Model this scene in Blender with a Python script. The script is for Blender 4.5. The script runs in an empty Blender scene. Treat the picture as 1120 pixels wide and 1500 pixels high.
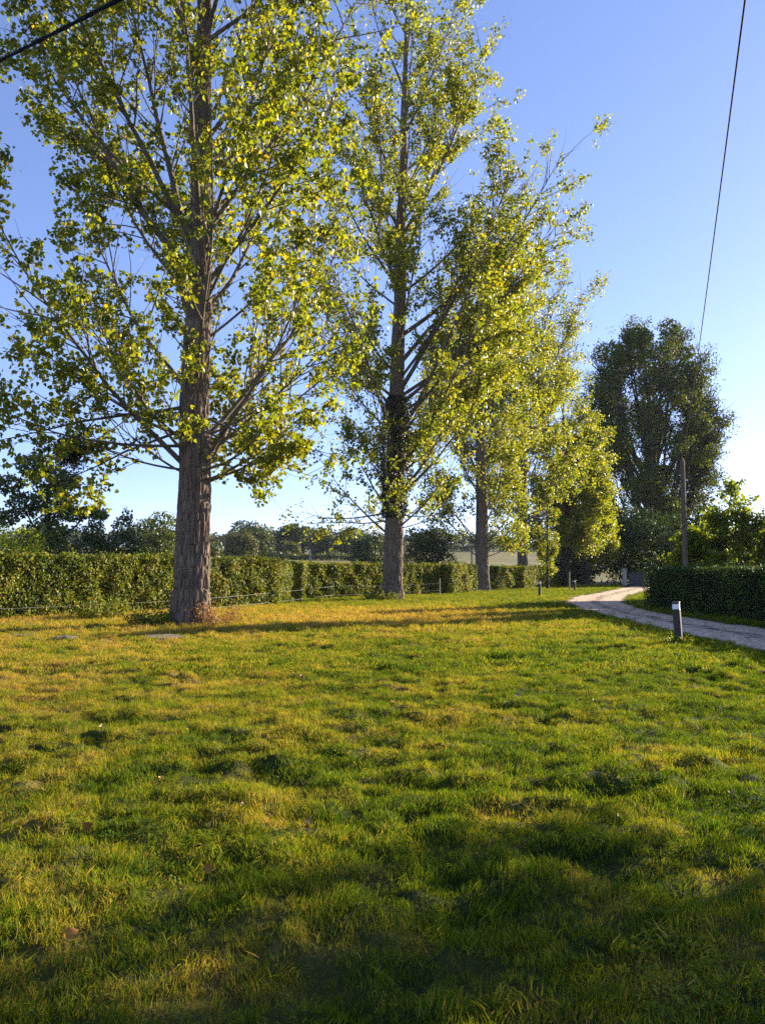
import bpy, math, random
import numpy as np
from mathutils import Vector

S = bpy.context.scene
C = S.collection
R = math.radians

# ------------------------------------------------------------------ camera
cam_d = bpy.data.cameras.new("camera")
cam = bpy.data.objects.new("camera", cam_d)
C.objects.link(cam)
cam.location = (0.0, 0.0, 1.6)
cam.rotation_euler = (R(90 + 4.37), 0, 0)
cam_d.sensor_fit = 'VERTICAL'
cam_d.sensor_height = 36.0
cam_d.lens = 36.0 * 1127.0 / 1500.0
cam_d.clip_start = 0.05
cam_d.clip_end = 6000
S.camera = cam

# ------------------------------------------------------------------ light
SUN_AZ = R(36.0)          # from +X towards +Y
SUN_EL = R(15.0)
HAZE = 0.00011
sun_dir = Vector((math.cos(SUN_EL) * math.cos(SUN_AZ), math.cos(SUN_EL) * math.sin(SUN_AZ), math.sin(SUN_EL)))
w = bpy.data.worlds.new("World")
S.world = w
w.use_nodes = True
nt = w.node_tree
bg = nt.nodes["Background"]
sky = nt.nodes.new("ShaderNodeTexSky")
sky.sky_type = 'NISHITA'
sky.sun_disc = False
sky.sun_elevation = SUN_EL
sky.sun_rotation = R(90) - SUN_AZ
sky.air_density = 0.7
sky.dust_density = 0.2
sky.ozone_density = 5.0
gam = nt.nodes.new("ShaderNodeGamma")
gam.inputs[1].default_value = 0.8
tint = nt.nodes.new("ShaderNodeMix")
tint.data_type = 'RGBA'
tint.blend_type = 'MULTIPLY'
tint.inputs["Factor"].default_value = 1.0
tint.inputs[7].default_value = (1.30, 1.05, 1.13, 1)
nt.links.new(sky.outputs[0], gam.inputs[0])
nt.links.new(gam.outputs[0], tint.inputs[6])
nt.links.new(tint.outputs[2], bg.inputs[0])
bg.inputs[1].default_value = 0.106
sun_d = bpy.data.lights.new("sun", 'SUN')
sun_d.energy = 5.0
sun_d.angle = R(0.5)
sun_d.color = (1.0, 0.87, 0.66)
sun = bpy.data.objects.new("sun", sun_d)
C.objects.link(sun)
sun.rotation_euler = sun_dir.to_track_quat('Z', 'Y').to_euler()
sun.location = (40, 30, 40)
S.view_settings.view_transform = 'Standard'
S.view_settings.look = 'None'
S.view_settings.exposure = 1.85
S.view_settings.gamma = 1.0
S.render.engine = 'CYCLES'
S.cycles.max_bounces = 6
S.cycles.diffuse_bounces = 3
S.cycles.glossy_bounces = 2
S.cycles.transmission_bounces = 4
S.cycles.transparent_max_bounces = 4
S.cycles.volume_bounces = 0
S.cycles.use_denoising = False
S.cycles.sample_clamp_indirect = 2.0
S.cycles.use_adaptive_sampling = False
S.cycles.caustics_reflective = False
S.cycles.caustics_refractive = False

# ------------------------------------------------------------------ noise
def _hash(ix, iy, iz, seed):
    n = (ix.astype(np.int64) * 374761393 + iy.astype(np.int64) * 668265263 + iz.astype(np.int64) * 1440662683 + seed * 974711) & 0xFFFFFFFF
    n = ((n ^ (n >> 13)) * 1274126177) & 0xFFFFFFFF
    n = ((n ^ (n >> 15)) * 2246822519) & 0xFFFFFFFF
    return ((n ^ (n >> 16)) & 0xFFFF) / 65535.0

def noise3(x, y, z, seed=0):
    x, y, z = np.broadcast_arrays(np.asarray(x, float), np.asarray(y, float), np.asarray(z, float))
    ix, iy, iz = np.floor(x), np.floor(y), np.floor(z)
    fx, fy, fz = x - ix, y - iy, z - iz
    fx, fy, fz = [f * f * f * (f * (f * 6 - 15) + 10) for f in (fx, fy, fz)]
    out = 0
    for dx in (0, 1):
        wx = fx if dx else 1 - fx
        for dy in (0, 1):
            wy = fy if dy else 1 - fy
            for dz in (0, 1):
                wz = fz if dz else 1 - fz
                out = out + wx * wy * wz * _hash(ix + dx, iy + dy, iz + dz, seed)
    return out

def fbm(x, y, z=0.0, seed=0, oct=3):
    a, s, t = 1.0, 0.0, 0.0
    for o in range(oct):
        f = 2.03 ** o
        s = s + a * noise3(np.asarray(x) * f, np.asarray(y) * f, np.asarray(z) * f, seed + o * 17)
        t += a
        a *= 0.5
    return s / t

def sstep(a, b, x):
    t = np.clip((np.asarray(x, float) - a) / (b - a), 0, 1)
    return t * t * (3 - 2 * t)

def nrm(v):
    return v / np.maximum(np.linalg.norm(v, axis=-1, keepdims=True), 1e-9)

# ------------------------------------------------------------------ mesh helpers
def make_mesh(name, verts, faces, mat=None, smooth=False, fattr=None, vattr=None):
    """faces: list of (n,k) int arrays (each its own k)"""
    verts = np.asarray(verts, np.float32).reshape(-1, 3)
    if isinstance(faces, np.ndarray):
        faces = [faces]
    me = bpy.data.meshes.new(name)
    me.vertices.add(len(verts))
    me.vertices.foreach_set("co", verts.ravel())
    nl = sum(f.size for f in faces)
    npoly = sum(len(f) for f in faces)
    me.loops.add(nl)
    me.loops.foreach_set("vertex_index", np.concatenate([f.ravel() for f in faces]).astype(np.int32))
    me.polygons.add(npoly)
    tot = np.concatenate([np.full(len(f), f.shape[1], np.int32) for f in faces])
    st = np.concatenate([[0], np.cumsum(tot)[:-1]]).astype(np.int32)
    me.polygons.foreach_set("loop_start", st)
    me.polygons.foreach_set("loop_total", tot)
    me.polygons.foreach_set("use_smooth", np.full(npoly, bool(smooth)))
    if fattr:
        for k, v in fattr.items():
            a = me.attributes.new(k, 'FLOAT', 'FACE')
            a.data.foreach_set("value", np.asarray(v, np.float32))
    if vattr:
        for k, v in vattr.items():
            a = me.attributes.new(k, 'FLOAT', 'POINT')
            a.data.foreach_set("value", np.asarray(v, np.float32))
    me.update(calc_edges=True)
    if mat:
        me.materials.append(mat)
    return me

def link(name, me, parent=None, loc=None):
    o = bpy.data.objects.new(name, me)
    C.objects.link(o)
    if parent is not None:
        o.parent = parent
    if loc is not None:
        o.location = loc
    return o

def thing(name, label, cat, loc=(0, 0, 0), rz=0.0, group=None):
    o = bpy.data.objects.new(name, None)
    C.objects.link(o)
    o.location = loc
    o.rotation_euler = (0, 0, rz)
    o.empty_display_size = 0.3
    o['label'] = label
    o['category'] = cat
    if group:
        o['group'] = group
    return o

def tag(o, label=None, cat=None, group=None, kind=None):
    if label: o['label'] = label
    if cat: o['category'] = cat
    if group: o['group'] = group
    if kind: o['kind'] = kind
    return o

class Tubes:
    """many tubes gathered, built as one mesh"""
    def __init__(self):
        self.by = {}
    def add(self, pts, rad, sides=5):
        self.by.setdefault((len(pts), sides), []).append((np.asarray(pts, float), np.asarray(rad, float)))
    def add_many(self, P, Rr, sides=3):
        self.by.setdefault((P.shape[1], sides), []).append((P, Rr))
    def arrays(self):
        V, F, off = [], [], 0
        for (n, s), lst in self.by.items():
            P = np.concatenate([p if p.ndim == 3 else p[None] for p, r in lst])
            Q = np.concatenate([r if r.ndim == 2 else r[None] for p, r in lst])
            T = np.gradient(P, axis=1)
            T = nrm(T)
            mean = nrm(T.mean(1))
            ref = np.where(np.abs(mean[:, 2:3]) < 0.9, np.array([[0, 0, 1.0]]), np.array([[1.0, 0, 0]]))
            A = nrm(np.cross(T, ref[:, None, :]))
            B = np.cross(T, A)
            th = np.arange(s) * 2 * math.pi / s
            ring = (A[:, :, None, :] * np.cos(th)[None, None, :, None] + B[:, :, None, :] * np.sin(th)[None, None, :, None])
            v = P[:, :, None, :] + ring * Q[:, :, None, None]
            m = len(P)
            idx = np.arange(m * n * s).reshape(m, n, s) + off
            a = idx[:, :-1, :]; b = idx[:, 1:, :]
            f = np.stack([a, np.roll(a, -1, 2), np.roll(b, -1, 2), b], -1).reshape(-1, 4)
            V.append(v.reshape(-1, 3)); F.append(f)
            off += m * n * s
        return np.concatenate(V), np.concatenate(F)
    def mesh(self, name, mat):
        v, f = self.arrays()
        return make_mesh(name, v, f, mat, smooth=True)

def box_arr(x0, x1, y0, y1, z0, z1):
    v = np.array([[x, y, z] for z in (z0, z1) for y in (y0, y1) for x in (x0, x1)], float)
    f = np.array([[0, 2, 3, 1], [4, 5, 7, 6], [0, 1, 5, 4], [2, 6, 7, 3], [0, 4, 6, 2], [1, 3, 7, 5]])
    return v, f

def bevel_obj(o, wdt=0.004, seg=2):
    m = o.modifiers.new("bevel", 'BEVEL')
    m.width = wdt
    m.segments = seg
    return o

LEAF6 = np.array([[0, 0, 0], [.10, -.34, .05], [.40, -.44, .07], [1, 0, -.06], [.40, .44, .07], [.10, .34, .05]])
LEAF4 = np.array([[0, 0, 0], [.42, -.36, .05], [1, 0, 0], [.42, .36, .05]])

def leaves_arrays(pos, tip, nor, size, shape=LEAF6):
    u = nrm(tip)
    v = nrm(np.cross(nor, u))
    n = np.cross(u, v)
    k = len(shape)
    V = pos[:, None, :] + size[:, None, None] * (u[:, None, :] * shape[None, :, 0:1] + v[:, None, :] * shape[None, :, 1:2] + n[:, None, :] * shape[None, :, 2:3])
    idx = np.arange(len(pos) * k).reshape(-1, k)
    if k == 6:
        F = np.concatenate([idx[:, [0, 1, 2, 3]], idx[:, [0, 3, 4, 5]]], 1).reshape(-1, 4)
    else:
        F = idx
    return V.reshape(-1, 3), F

def leaves_mesh(name, pos, tip, nor, size, mat, shape=LEAF6, rnd=None, rng=None):
    V, F = leaves_arrays(pos, tip, nor, size, shape)
    if rnd is None:
        rnd = rng.random(len(pos))
    rr = np.repeat(rnd, 2) if len(shape) == 6 else rnd
    return make_mesh(name, V, F, mat, smooth=False, fattr={"rnd": rr})

def rdir(rng, n):
    return nrm(rng.normal(size=(n, 3)))

# ------------------------------------------------------------------ materials
def new_mat(name):
    m = bpy.data.materials.new(name)
    m.use_nodes = True
    t = m.node_tree
    t.nodes.clear()
    out = t.nodes.new("ShaderNodeOutputMaterial")
    return m, t, out

def N(t, typ, **kw):
    n = t.nodes.new(typ)
    for k, v in kw.items():
        setattr(n, k, v)
    return n

def ramp(t, stops):
    r = t.nodes.new("ShaderNodeValToRGB")
    el = r.color_ramp.elements
    while len(el) < len(stops):
        el.new(0.5)
    for e, (p, c) in zip(el, stops):
        e.position = p
        e.color = (*c, 1)
    return r

def leaf_mat(name, stops, trans=0.45, rough=0.5, spec=0.3, tcol=(1.25, 1.15, 0.5), instancer=None):
    m, t, out = new_mat(name)
    at = N(t, "ShaderNodeAttribute", attribute_name="rnd")
    rp = ramp(t, stops)
    t.links.new(at.outputs["Fac"], rp.inputs[0])
    p = N(t, "ShaderNodeBsdfPrincipled")
    p.inputs["Roughness"].default_value = rough
    p.inputs["Specular IOR Level"].default_value = spec
    t.links.new(rp.outputs[0], p.inputs["Base Color"])
    tr = N(t, "ShaderNodeBsdfTranslucent")
    mul = N(t, "ShaderNodeMix", data_type='RGBA', blend_type='MULTIPLY')
    mul.inputs["Factor"].default_value = 1.0
    t.links.new(rp.outputs[0], mul.inputs[6])
    mul.inputs[7].default_value = (*tcol, 1)
    t.links.new(mul.outputs[2], tr.inputs[0])
    mx = N(t, "ShaderNodeMixShader")
    mx.inputs[0].default_value = trans
    t.links.new(p.outputs[0], mx.inputs[1])
    t.links.new(tr.outputs[0], mx.inputs[2])
    t.links.new(mx.outputs[0], out.inputs[0])
    return m

def plain_mat(name, c1, c2=None, scale=8.0, rough=0.8, bump=0.0, bscale=40.0, spec=0.3, metal=0.0, stretch=(1, 1, 1), detail=6.0):
    m, t, out = new_mat(name)
    p = N(t, "ShaderNodeBsdfPrincipled")
    p.inputs["Roughness"].default_value = rough
    p.inputs["Specular IOR Level"].default_value = spec
    p.inputs["Metallic"].default_value = metal
    geo = N(t, "ShaderNodeTexCoord")
    mp = N(t, "ShaderNodeMapping")
    mp.inputs["Scale"].default_value = stretch
    t.links.new(geo.outputs["Object"], mp.inputs[0])
    n1 = N(t, "ShaderNodeTexNoise")
    n1.inputs["Scale"].default_value = scale
    n1.inputs["Detail"].default_value = detail
    t.links.new(mp.outputs[0], n1.inputs[0])
    rp = ramp(t, [(0.3, c1), (0.7, c2 or c1)])
    t.links.new(n1.outputs[0], rp.inputs[0])
    t.links.new(rp.outputs[0], p.inputs["Base Color"])
    if bump > 0:
        n2 = N(t, "ShaderNodeTexNoise")
        n2.inputs["Scale"].default_value = bscale
        n2.inputs["Detail"].default_value = 6
        t.links.new(mp.outputs[0], n2.inputs[0])
        b = N(t, "ShaderNodeBump")
        b.inputs["Strength"].default_value = bump
        b.inputs["Distance"].default_value = 0.02
        t.links.new(n2.outputs[0], b.inputs["Height"])
        t.links.new(b.outputs[0], p.inputs["Normal"])
    t.links.new(p.outputs[0], out.inputs[0])
    return m

M_poplar = leaf_mat("poplar_leaf", [(0.0, (0.064, 0.092, 0.010)), (0.45, (0.145, 0.178, 0.012)), (0.80, (0.25, 0.245, 0.015)), (0.95, (0.28, 0.26, 0.025)), (0.975, (0.45, 0.30, 0.02))], trans=0.5, rough=0.42, spec=0.35, tcol=(1.75, 1.65, 0.4))
M_ash = leaf_mat("ash_leaf", [(0.0, (0.034, 0.058, 0.008)), (0.6, (0.072, 0.102, 0.011)), (1.0, (0.16, 0.175, 0.016))], trans=0.35, spec=0.15, rough=0.6)
M_sapling = leaf_mat("sapling_leaf", [(0.0, (0.09, 0.125, 0.011)), (0.6, (0.155, 0.19, 0.015)), (1.0, (0.23, 0.245, 0.022))], trans=0.55, tcol=(1.5, 1.5, 0.5))
M_hedge = leaf_mat("hornbeam_leaf", [(0.0, (0.050, 0.080, 0.010)), (0.55, (0.165, 0.200, 0.016)), (0.9, (0.30, 0.30, 0.025)), (0.96, (0.20, 0.12, 0.03)), (1.0, (0.16, 0.05, 0.03))], trans=0.35, rough=0.55, spec=0.2)
M_laurel = leaf_mat("clipped_hedge_leaf", [(0.0, (0.024, 0.048, 0.011)), (0.7, (0.048, 0.085, 0.016)), (1.0, (0.09, 0.135, 0.022))], trans=0.25, rough=0.6, spec=0.15)
M_ivy = leaf_mat("ivy_leaf", [(0.0, (0.015, 0.022, 0.008)), (0.7, (0.035, 0.045, 0.012)), (1.0, (0.08, 0.08, 0.02))], trans=0.15, rough=0.4)
M_bgdark = leaf_mat("dark_tree_leaf", [(0.0, (0.030, 0.050, 0.013)), (0.6, (0.064, 0.090, 0.020)), (1.0, (0.12, 0.14, 0.025))], trans=0.3)
M_bgmid = leaf_mat("field_tree_leaf", [(0.0, (0.048, 0.076, 0.018)), (0.6, (0.10, 0.13, 0.025)), (1.0, (0.18, 0.20, 0.03))], trans=0.3)
M_bgolive = leaf_mat("olive_tree_leaf", [(0.0, (0.06, 0.075, 0.02)), (0.6, (0.11, 0.12, 0.026)), (1.0, (0.17, 0.165, 0.03))], trans=0.3)
M_bark = plain_mat("poplar_bark", (0.105, 0.078, 0.058), (0.225, 0.168, 0.124), scale=7, rough=0.95, bump=0.7, bscale=30, spec=0.1, stretch=(1, 1, 0.25))
M_limb = plain_mat("poplar_limb_bark", (0.075, 0.060, 0.042), (0.17, 0.140, 0.10), scale=6, rough=0.9, bump=0.4, bscale=40, spec=0.15, stretch=(1, 1, 0.4))
M_darkbark = plain_mat("dark_bark", (0.030, 0.025, 0.020), (0.065, 0.053, 0.042), scale=6, rough=0.95, bump=0.4, bscale=30, spec=0.1)
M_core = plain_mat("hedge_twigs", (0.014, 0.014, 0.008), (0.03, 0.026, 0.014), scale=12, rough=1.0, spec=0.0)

# ------------------------------------------------------------------ ground
PATH_L = [(7.3, 4.0), (7.35, 14.8), (7.5, 19.2), (7.6, 23.7), (7.8, 27.5), (8.0, 30.6), (8.45, 34.5), (9.1, 38.5), (10.15, 43), (12.7, 50), (15.8, 56.5), (20.0, 66.5), (25.3, 79.4)]
PATH_R = [(10.7, 4.0), (10.7, 14.8), (10.7, 20), (10.6, 24.4), (10.5, 27.2), (10.55, 29.2), (11.0, 33.4), (12.0, 38.2), (13.4, 43), (15.9, 49.8), (18.8, 56.5), (23.2, 67), (28.7, 79.4)]

def resample(pts, n):
    p = np.array(pts, float)
    # smooth by Catmull-like interpolation on chord length
    d = np.concatenate([[0], np.cumsum(np.linalg.norm(np.diff(p, axis=0), axis=1))])
    s = np.linspace(0, d[-1], n)
    q = np.stack([np.interp(s, d, p[:, k]) for k in (0, 1)], 1)
    for _ in range(6):
        q[1:-1] = q[1:-1] * 0.5 + (q[:-2] + q[2:]) * 0.25
    return q

PL, PR = resample(PATH_L, 260), resample(PATH_R, 260)
PC = (PL + PR) / 2
PW = np.linalg.norm(PL - PR, axis=1) / 2

def path_dist(x, y):
    """signed distance to the drive's edge (negative on it)"""
    sh = np.shape(x)
    x = np.ravel(x); y = np.ravel(y)
    out = np.full(x.shape, 50.0)
    sel = np.where((x > 2) & (x < 36) & (y > 0) & (y < 88))[0]
    for c in range(0, len(sel), 20000):
        s = sel[c:c + 20000]
        d = (x[s, None] - PC[None, ::2, 0]) ** 2 + (y[s, None] - PC[None, ::2, 1]) ** 2
        k = d.argmin(1)
        out[s] = np.sqrt(d[np.arange(len(s)), k]) - PW[::2][k]
    return out.reshape(sh)

def lumps(x, y):
    a = fbm(np.asarray(x) / 0.75, np.asarray(y) / 0.60, 0, 5, 3) - 0.5
    b = fbm(np.asarray(x) / 0.30, np.asarray(y) / 0.26, 0, 9, 2) - 0.5
    c = fbm(np.asarray(x) / 2.6, np.asarray(y) / 2.6, 0, 2, 2) - 0.5
    e = noise3(np.asarray(x) / 0.19, np.asarray(y) / 0.17, 0, 19) - 0.5
    g = 0.35 + 1.1 * sstep(0.3, 0.7, fbm(np.asarray(x) / 1.1, np.asarray(y) / 1.1, 0, 23, 2))
    return 0.08 * a + 0.115 * b * g + 0.07 * c + 0.055 * e * g

def broad(x, y):
    x = np.asarray(x, float); y = np.asarray(y, float)
    r = np.maximum(y - 92, 0)
    rise = 0.050 * r * sstep(0, 60, r)
    rise = np.where(rise > 13, 13 + (rise - 13) * 0.30, rise)
    und = (fbm(x / 90, y / 90, 0, 31, 2) - 0.5) * 5.0 * sstep(100, 260, y)
    return rise * (0.8 + 0.2 * sstep(-200, 200, -x)) + und

def height(x, y, pd=None):
    if pd is None:
        pd = path_dist(x, y)
    m = sstep(0.0, 0.6, pd) * (1 - 0.55 * sstep(15, 60, y))
    return broad(x, y) + lumps(x, y) * m - 0.0 * pd

def dryness(x, y):
    x = np.asarray(x, float); y = np.asarray(y, float)
    n = fbm(x / 0.9, y / 0.75, 0, 41, 3)
    n2 = fbm(x / 5.0, y / 5.0, 0, 77, 2)
    n3 = fbm(x / 0.35, y / 0.35, 0, 55, 2)
    band = np.exp(-((y - 27) / 9.0) ** 2) * sstep(9, 2, x) * 0.70
    left = sstep(1, -6, x) * np.exp(-((y - 13.5) / 5.5) ** 2) * 0.30
    d = -0.22 + 0.55 * n + 0.30 * n2 + 0.75 * (n3 - 0.5) + band + left - 0.10 * sstep(-1, 2, x) * sstep(17, 13, y)
    return np.clip(d, 0, 1)

def axis_pts(fine0, fine1, step, grow, lo, hi):
    a = list(np.arange(fine0, fine1, step))
    s, p = step, fine1
    while p < hi:
        a.append(p); s *= grow; p += s
    a.append(hi)
    s, p = step, fine0
    b = []
    while p > lo:
        s *= grow; p -= s
        b.append(p)
    return np.array(b[::-1] + a)

gx = axis_pts(-5.0, 5.5, 0.048, 1.040, -1200, 1200)
gy = axis_pts(2.2, 11.0, 0.044, 1.018, -60, 1500)
X, Y = np.meshgrid(gx, gy)
Z = height(X, Y)
Z = Z - 0.015 * sstep(0.05, -0.2, path_dist(X, Y)) - 0.008 * sstep(60, 20, Y)
nx, ny = len(gx), len(gy)
idx = np.arange(nx * ny).reshape(ny, nx)
F = np.stack([idx[:-1, :-1], idx[:-1, 1:], idx[1:, 1:], idx[1:, :-1]], -1).reshape(-1, 4)

def ground_mat():
    m, t, out = new_mat("lawn_ground")
    p = N(t, "ShaderNodeBsdfPrincipled")
    p.inputs["Roughness"].default_value = 0.95
    p.inputs["Specular IOR Level"].default_value = 0.1
    at = N(t, "ShaderNodeAttribute", attribute_name="dry")
    fa = N(t, "ShaderNodeAttribute", attribute_name="field")
    tc = N(t, "ShaderNodeNewGeometry")
    n1 = N(t, "ShaderNodeTexNoise")
    n1.inputs["Scale"].default_value = 45.0
    n1.inputs["Detail"].default_value = 6
    t.links.new(tc.outputs["Position"], n1.inputs[0])
    rp = ramp(t, [(0.0, (0.022, 0.034, 0.006)), (0.45, (0.075, 0.075, 0.014)), (1.0, (0.24, 0.16, 0.05))])
    ad = N(t, "ShaderNodeMath", operation='MULTIPLY_ADD')
    t.links.new(n1.outputs[0], ad.inputs[0])
    ad.inputs[1].default_value = 0.8
    sb = N(t, "ShaderNodeMath", operation='SUBTRACT')
    t.links.new(at.outputs["Fac"], sb.inputs[0])
    sb.inputs[1].default_value = 0.35
    t.links.new(sb.outputs[0], ad.inputs[2])
    t.links.new(ad.outputs[0], rp.inputs[0])
    n2 = N(t, "ShaderNodeTexNoise")
    n2.inputs["Scale"].default_value = 0.06
    n2.inputs["Detail"].default_value = 8
    t.links.new(tc.outputs["Position"], n2.inputs[0])
    rf = ramp(t, [(0.3, (0.10, 0.11, 0.035)), (0.5, (0.17, 0.155, 0.06)), (0.7, (0.24, 0.20, 0.09))])
    t.links.new(n2.outputs[0], rf.inputs[0])
    mx = N(t, "ShaderNodeMix", data_type='RGBA')
    t.links.new(fa.outputs["Fac"], mx.inputs["Factor"])
    t.links.new(rp.outputs[0], mx.inputs[6])
    t.links.new(rf.outputs[0], mx.inputs[7])
    t.links.new(mx.outputs[2], p.inputs["Base Color"])
    b = N(t, "ShaderNodeBump")
    b.inputs["Strength"].default_value = 0.8
    b.inputs["Distance"].default_value = 0.05
    t.links.new(n1.outputs[0], b.inputs["Height"])
    t.links.new(b.outputs[0], p.inputs["Normal"])
    t.links.new(p.outputs[0], out.inputs[0])
    return m

dry = dryness(X, Y)
field = sstep(80, 92, Y)
me = make_mesh("ground", np.stack([X, Y, Z], -1).reshape(-1, 3), F, ground_mat(), smooth=True, vattr={"dry": dry.ravel(), "field": field.ravel()})
ground = link("ground", me)
tag(ground, kind="structure")

# ------------------------------------------------------------------ gravel drive
def gravel_mat():
    m, t, out = new_mat("gravel")
    p = N(t, "ShaderNodeBsdfPrincipled")
    p.inputs["Roughness"].default_value = 0.9
    p.inputs["Specular IOR Level"].default_value = 0.2
    g = N(t, "ShaderNodeNewGeometry")
    vo = N(t, "ShaderNodeTexVoronoi")
    vo.inputs["Scale"].default_value = 15
    t.links.new(g.outputs["Position"], vo.inputs[0])
    bw = N(t, "ShaderNodeSeparateColor")
    t.links.new(vo.outputs["Color"], bw.inputs[0])
    rp = ramp(t, [(0.0, (0.28, 0.190, 0.125)), (0.5, (0.61, 0.44, 0.31)), (1.0, (0.84, 0.625, 0.455))])
    t.links.new(bw.outputs[0], rp.inputs[0])
    n = N(t, "ShaderNodeTexNoise")
    n.inputs["Scale"].default_value = 2.6
    n.inputs["Detail"].default_value = 9
    n.inputs["Roughness"].default_value = 0.7
    t.links.new(g.outputs["Position"], n.inputs[0])
    at = N(t, "ShaderNodeAttribute", attribute_name="verge")
    ad = N(t, "ShaderNodeMath", operation='ADD')
    t.links.new(n.outputs[0], ad.inputs[0])
    t.links.new(at.outputs["Fac"], ad.inputs[1])
    r2 = ramp(t, [(0.52, (0, 0, 0)), (0.66, (1, 1, 1))])
    t.links.new(ad.outputs[0], r2.inputs[0])
    mx = N(t, "ShaderNodeMix", data_type='RGBA')
    t.links.new(r2.outputs[0], mx.inputs["Factor"])
    t.links.new(rp.outputs[0], mx.inputs[6])
    mx.inputs[7].default_value = (0.12, 0.10, 0.065, 1)
    t.links.new(mx.outputs[2], p.inputs["Base Color"])
    b = N(t, "ShaderNodeBump")
    b.inputs["Strength"].default_value = 0.9
    b.inputs["Distance"].default_value = 0.02
    t.links.new(vo.outputs["Distance"], b.inputs["Height"])
    t.links.new(b.outputs[0], p.inputs["Normal"])
    t.links.new(p.outputs[0], out.inputs[0])
    return m

nac = 25
tt = np.linspace(0, 1, nac)
wl = (fbm(PL[:, 0] * 0.9, PL[:, 1] * 0.9, 3, 61, 3) - 0.5) * 0.7
wr = (fbm(PR[:, 0] * 0.9, PR[:, 1] * 0.9, 3, 62, 3) - 0.5) * 0.7
across = nrm(PR - PL)
L2, R2 = PL + across * wl[:, None], PR + across * wr[:, None]
P2 = L2[:, None, :] * (1 - tt)[None, :, None] + R2[:, None, :] * tt[None, :, None]
zz = broad(P2[..., 0], P2[..., 1]) + 0.012 + 0.03 * (fbm(P2[..., 0] / 0.8, P2[..., 1] / 0.8, 0, 88, 2) - 0.5) * np.sin(tt * math.pi)[None, :]
pv = np.concatenate([P2, zz[..., None]], -1)
ii = np.arange(260 * nac).reshape(260, nac)
Fp = np.stack([ii[:-1, :-1], ii[:-1, 1:], ii[1:, 1:], ii[1:, :-1]], -1).reshape(-1, 4)
verge = np.maximum(np.exp(-((tt - 0.5) / 0.10) ** 2) * 0.12, 0.28 * sstep(0.10, 0.0, np.minimum(tt, 1 - tt)))
drive = link("gravel_drive", make_mesh("gravel_drive", pv.reshape(-1, 3), Fp, gravel_mat(), smooth=True, vattr={"verge": np.tile(verge, 260)}))
tag(drive, kind="structure")

# ------------------------------------------------------------------ grass
def grass_mat():
    m, t, out = new_mat("grass_blade")
    at = N(t, "ShaderNodeAttribute", attribute_name="dry", attribute_type='INSTANCER')
    rn = N(t, "ShaderNodeAttribute", attribute_name="rnd")
    ad = N(t, "ShaderNodeMath", operation='MULTIPLY_ADD')
    t.links.new(rn.outputs["Fac"], ad.inputs[0])
    ad.inputs[1].default_value = 0.80
    sb = N(t, "ShaderNodeMath", operation='SUBTRACT')
    t.links.new(at.outputs["Fac"], sb.inputs[0])
    sb.inputs[1].default_value = 0.28
    t.links.new(sb.outputs[0], ad.inputs[2])
    rp = ramp(t, [(0.0, (0.048, 0.095, 0.009)), (0.35, (0.158, 0.200, 0.014)), (0.65, (0.275, 0.225, 0.034)), (1.0, (0.40, 0.26, 0.092))])
    t.links.new(ad.outputs[0], rp.inputs[0])
    p = N(t, "ShaderNodeBsdfPrincipled")
    p.inputs["Roughness"].default_value = 0.7
    p.inputs["Specular IOR Level"].default_value = 0.05
    t.links.new(rp.outputs[0], p.inputs["Base Color"])
    tr = N(t, "ShaderNodeBsdfTranslucent")
    mul = N(t, "ShaderNodeMix", data_type='RGBA', blend_type='MULTIPLY')
    mul.inputs["Factor"].default_value = 1
    t.links.new(rp.outputs[0], mul.inputs[6])
    mul.inputs[7].default_value = (1.6, 1.5, 0.4, 1)
    t.links.new(mul.outputs[2], tr.inputs[0])
    mx = N(t, "ShaderNodeMixShader")
    mx.inputs[0].default_value = 0.4
    t.links.new(p.outputs[0], mx.inputs[1])
    t.links.new(tr.outputs[0], mx.inputs[2])
    t.links.new(mx.outputs[0], out.inputs[0])
    return m

M_grass = grass_mat()
tuft_col = bpy.data.collections.new("grass_tufts")      # data only, instanced by the grass object

def tuft(name, nb, rad, wid, segs, seed, lay=0.5):
    rg = np.random.default_rng(seed)
    V, Fq, rr = [], [], []
    for b in range(nb):
        a = rg.random() * 2 * math.pi
        r = rad * math.sqrt(rg.random())
        p = np.array([r * math.cos(a), r * math.sin(a), -0.02])
        L = 0.5 + 0.6 * rg.random()
        th = rg.random() * 2 * math.pi
        lean = lay * (0.15 + rg.random())
        out_ = np.array([math.cos(th), math.sin(th), 0])
        sd = np.array([-math.sin(th + 0.5 * rg.normal()), math.cos(th), 0])
        base = len(V)
        wd = wid * (0.7 + 0.6 * rg.random())
        for s in range(segs + 1):
            q = s / segs
            c = p + np.array([0, 0, 1]) * L * q * (1 - 0.3 * lean * q) + out_ * L * lean * 0.75 * q ** 1.8
            hw = wd * (1 - q ** 1.6) * 0.5 + 0.0006
            V.append(c - sd * hw); V.append(c + sd * hw)
            if s:
                k = base + 2 * s
                Fq.append([k - 2, k - 1, k + 1, k])
        rr += [rg.random() ** 1.3] * segs
    me = make_mesh(name, np.array(V), np.array(Fq), M_grass, smooth=True, fattr={"rnd": np.array(rr)})
    o = bpy.data.objects.new(name, me)
    tuft_col.objects.link(o)

# blade geometry is in units of blade length (scaled about 0.07 m)
for k in range(5):
    tuft("tuft_a%d" % k, 13, 0.85, 0.068, 3, 100 + k, 0.75)
for k in range(3):
    tuft("tuft_b%d" % k, 16, 1.6, 0.13, 2, 200 + k, 0.6)

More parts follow.
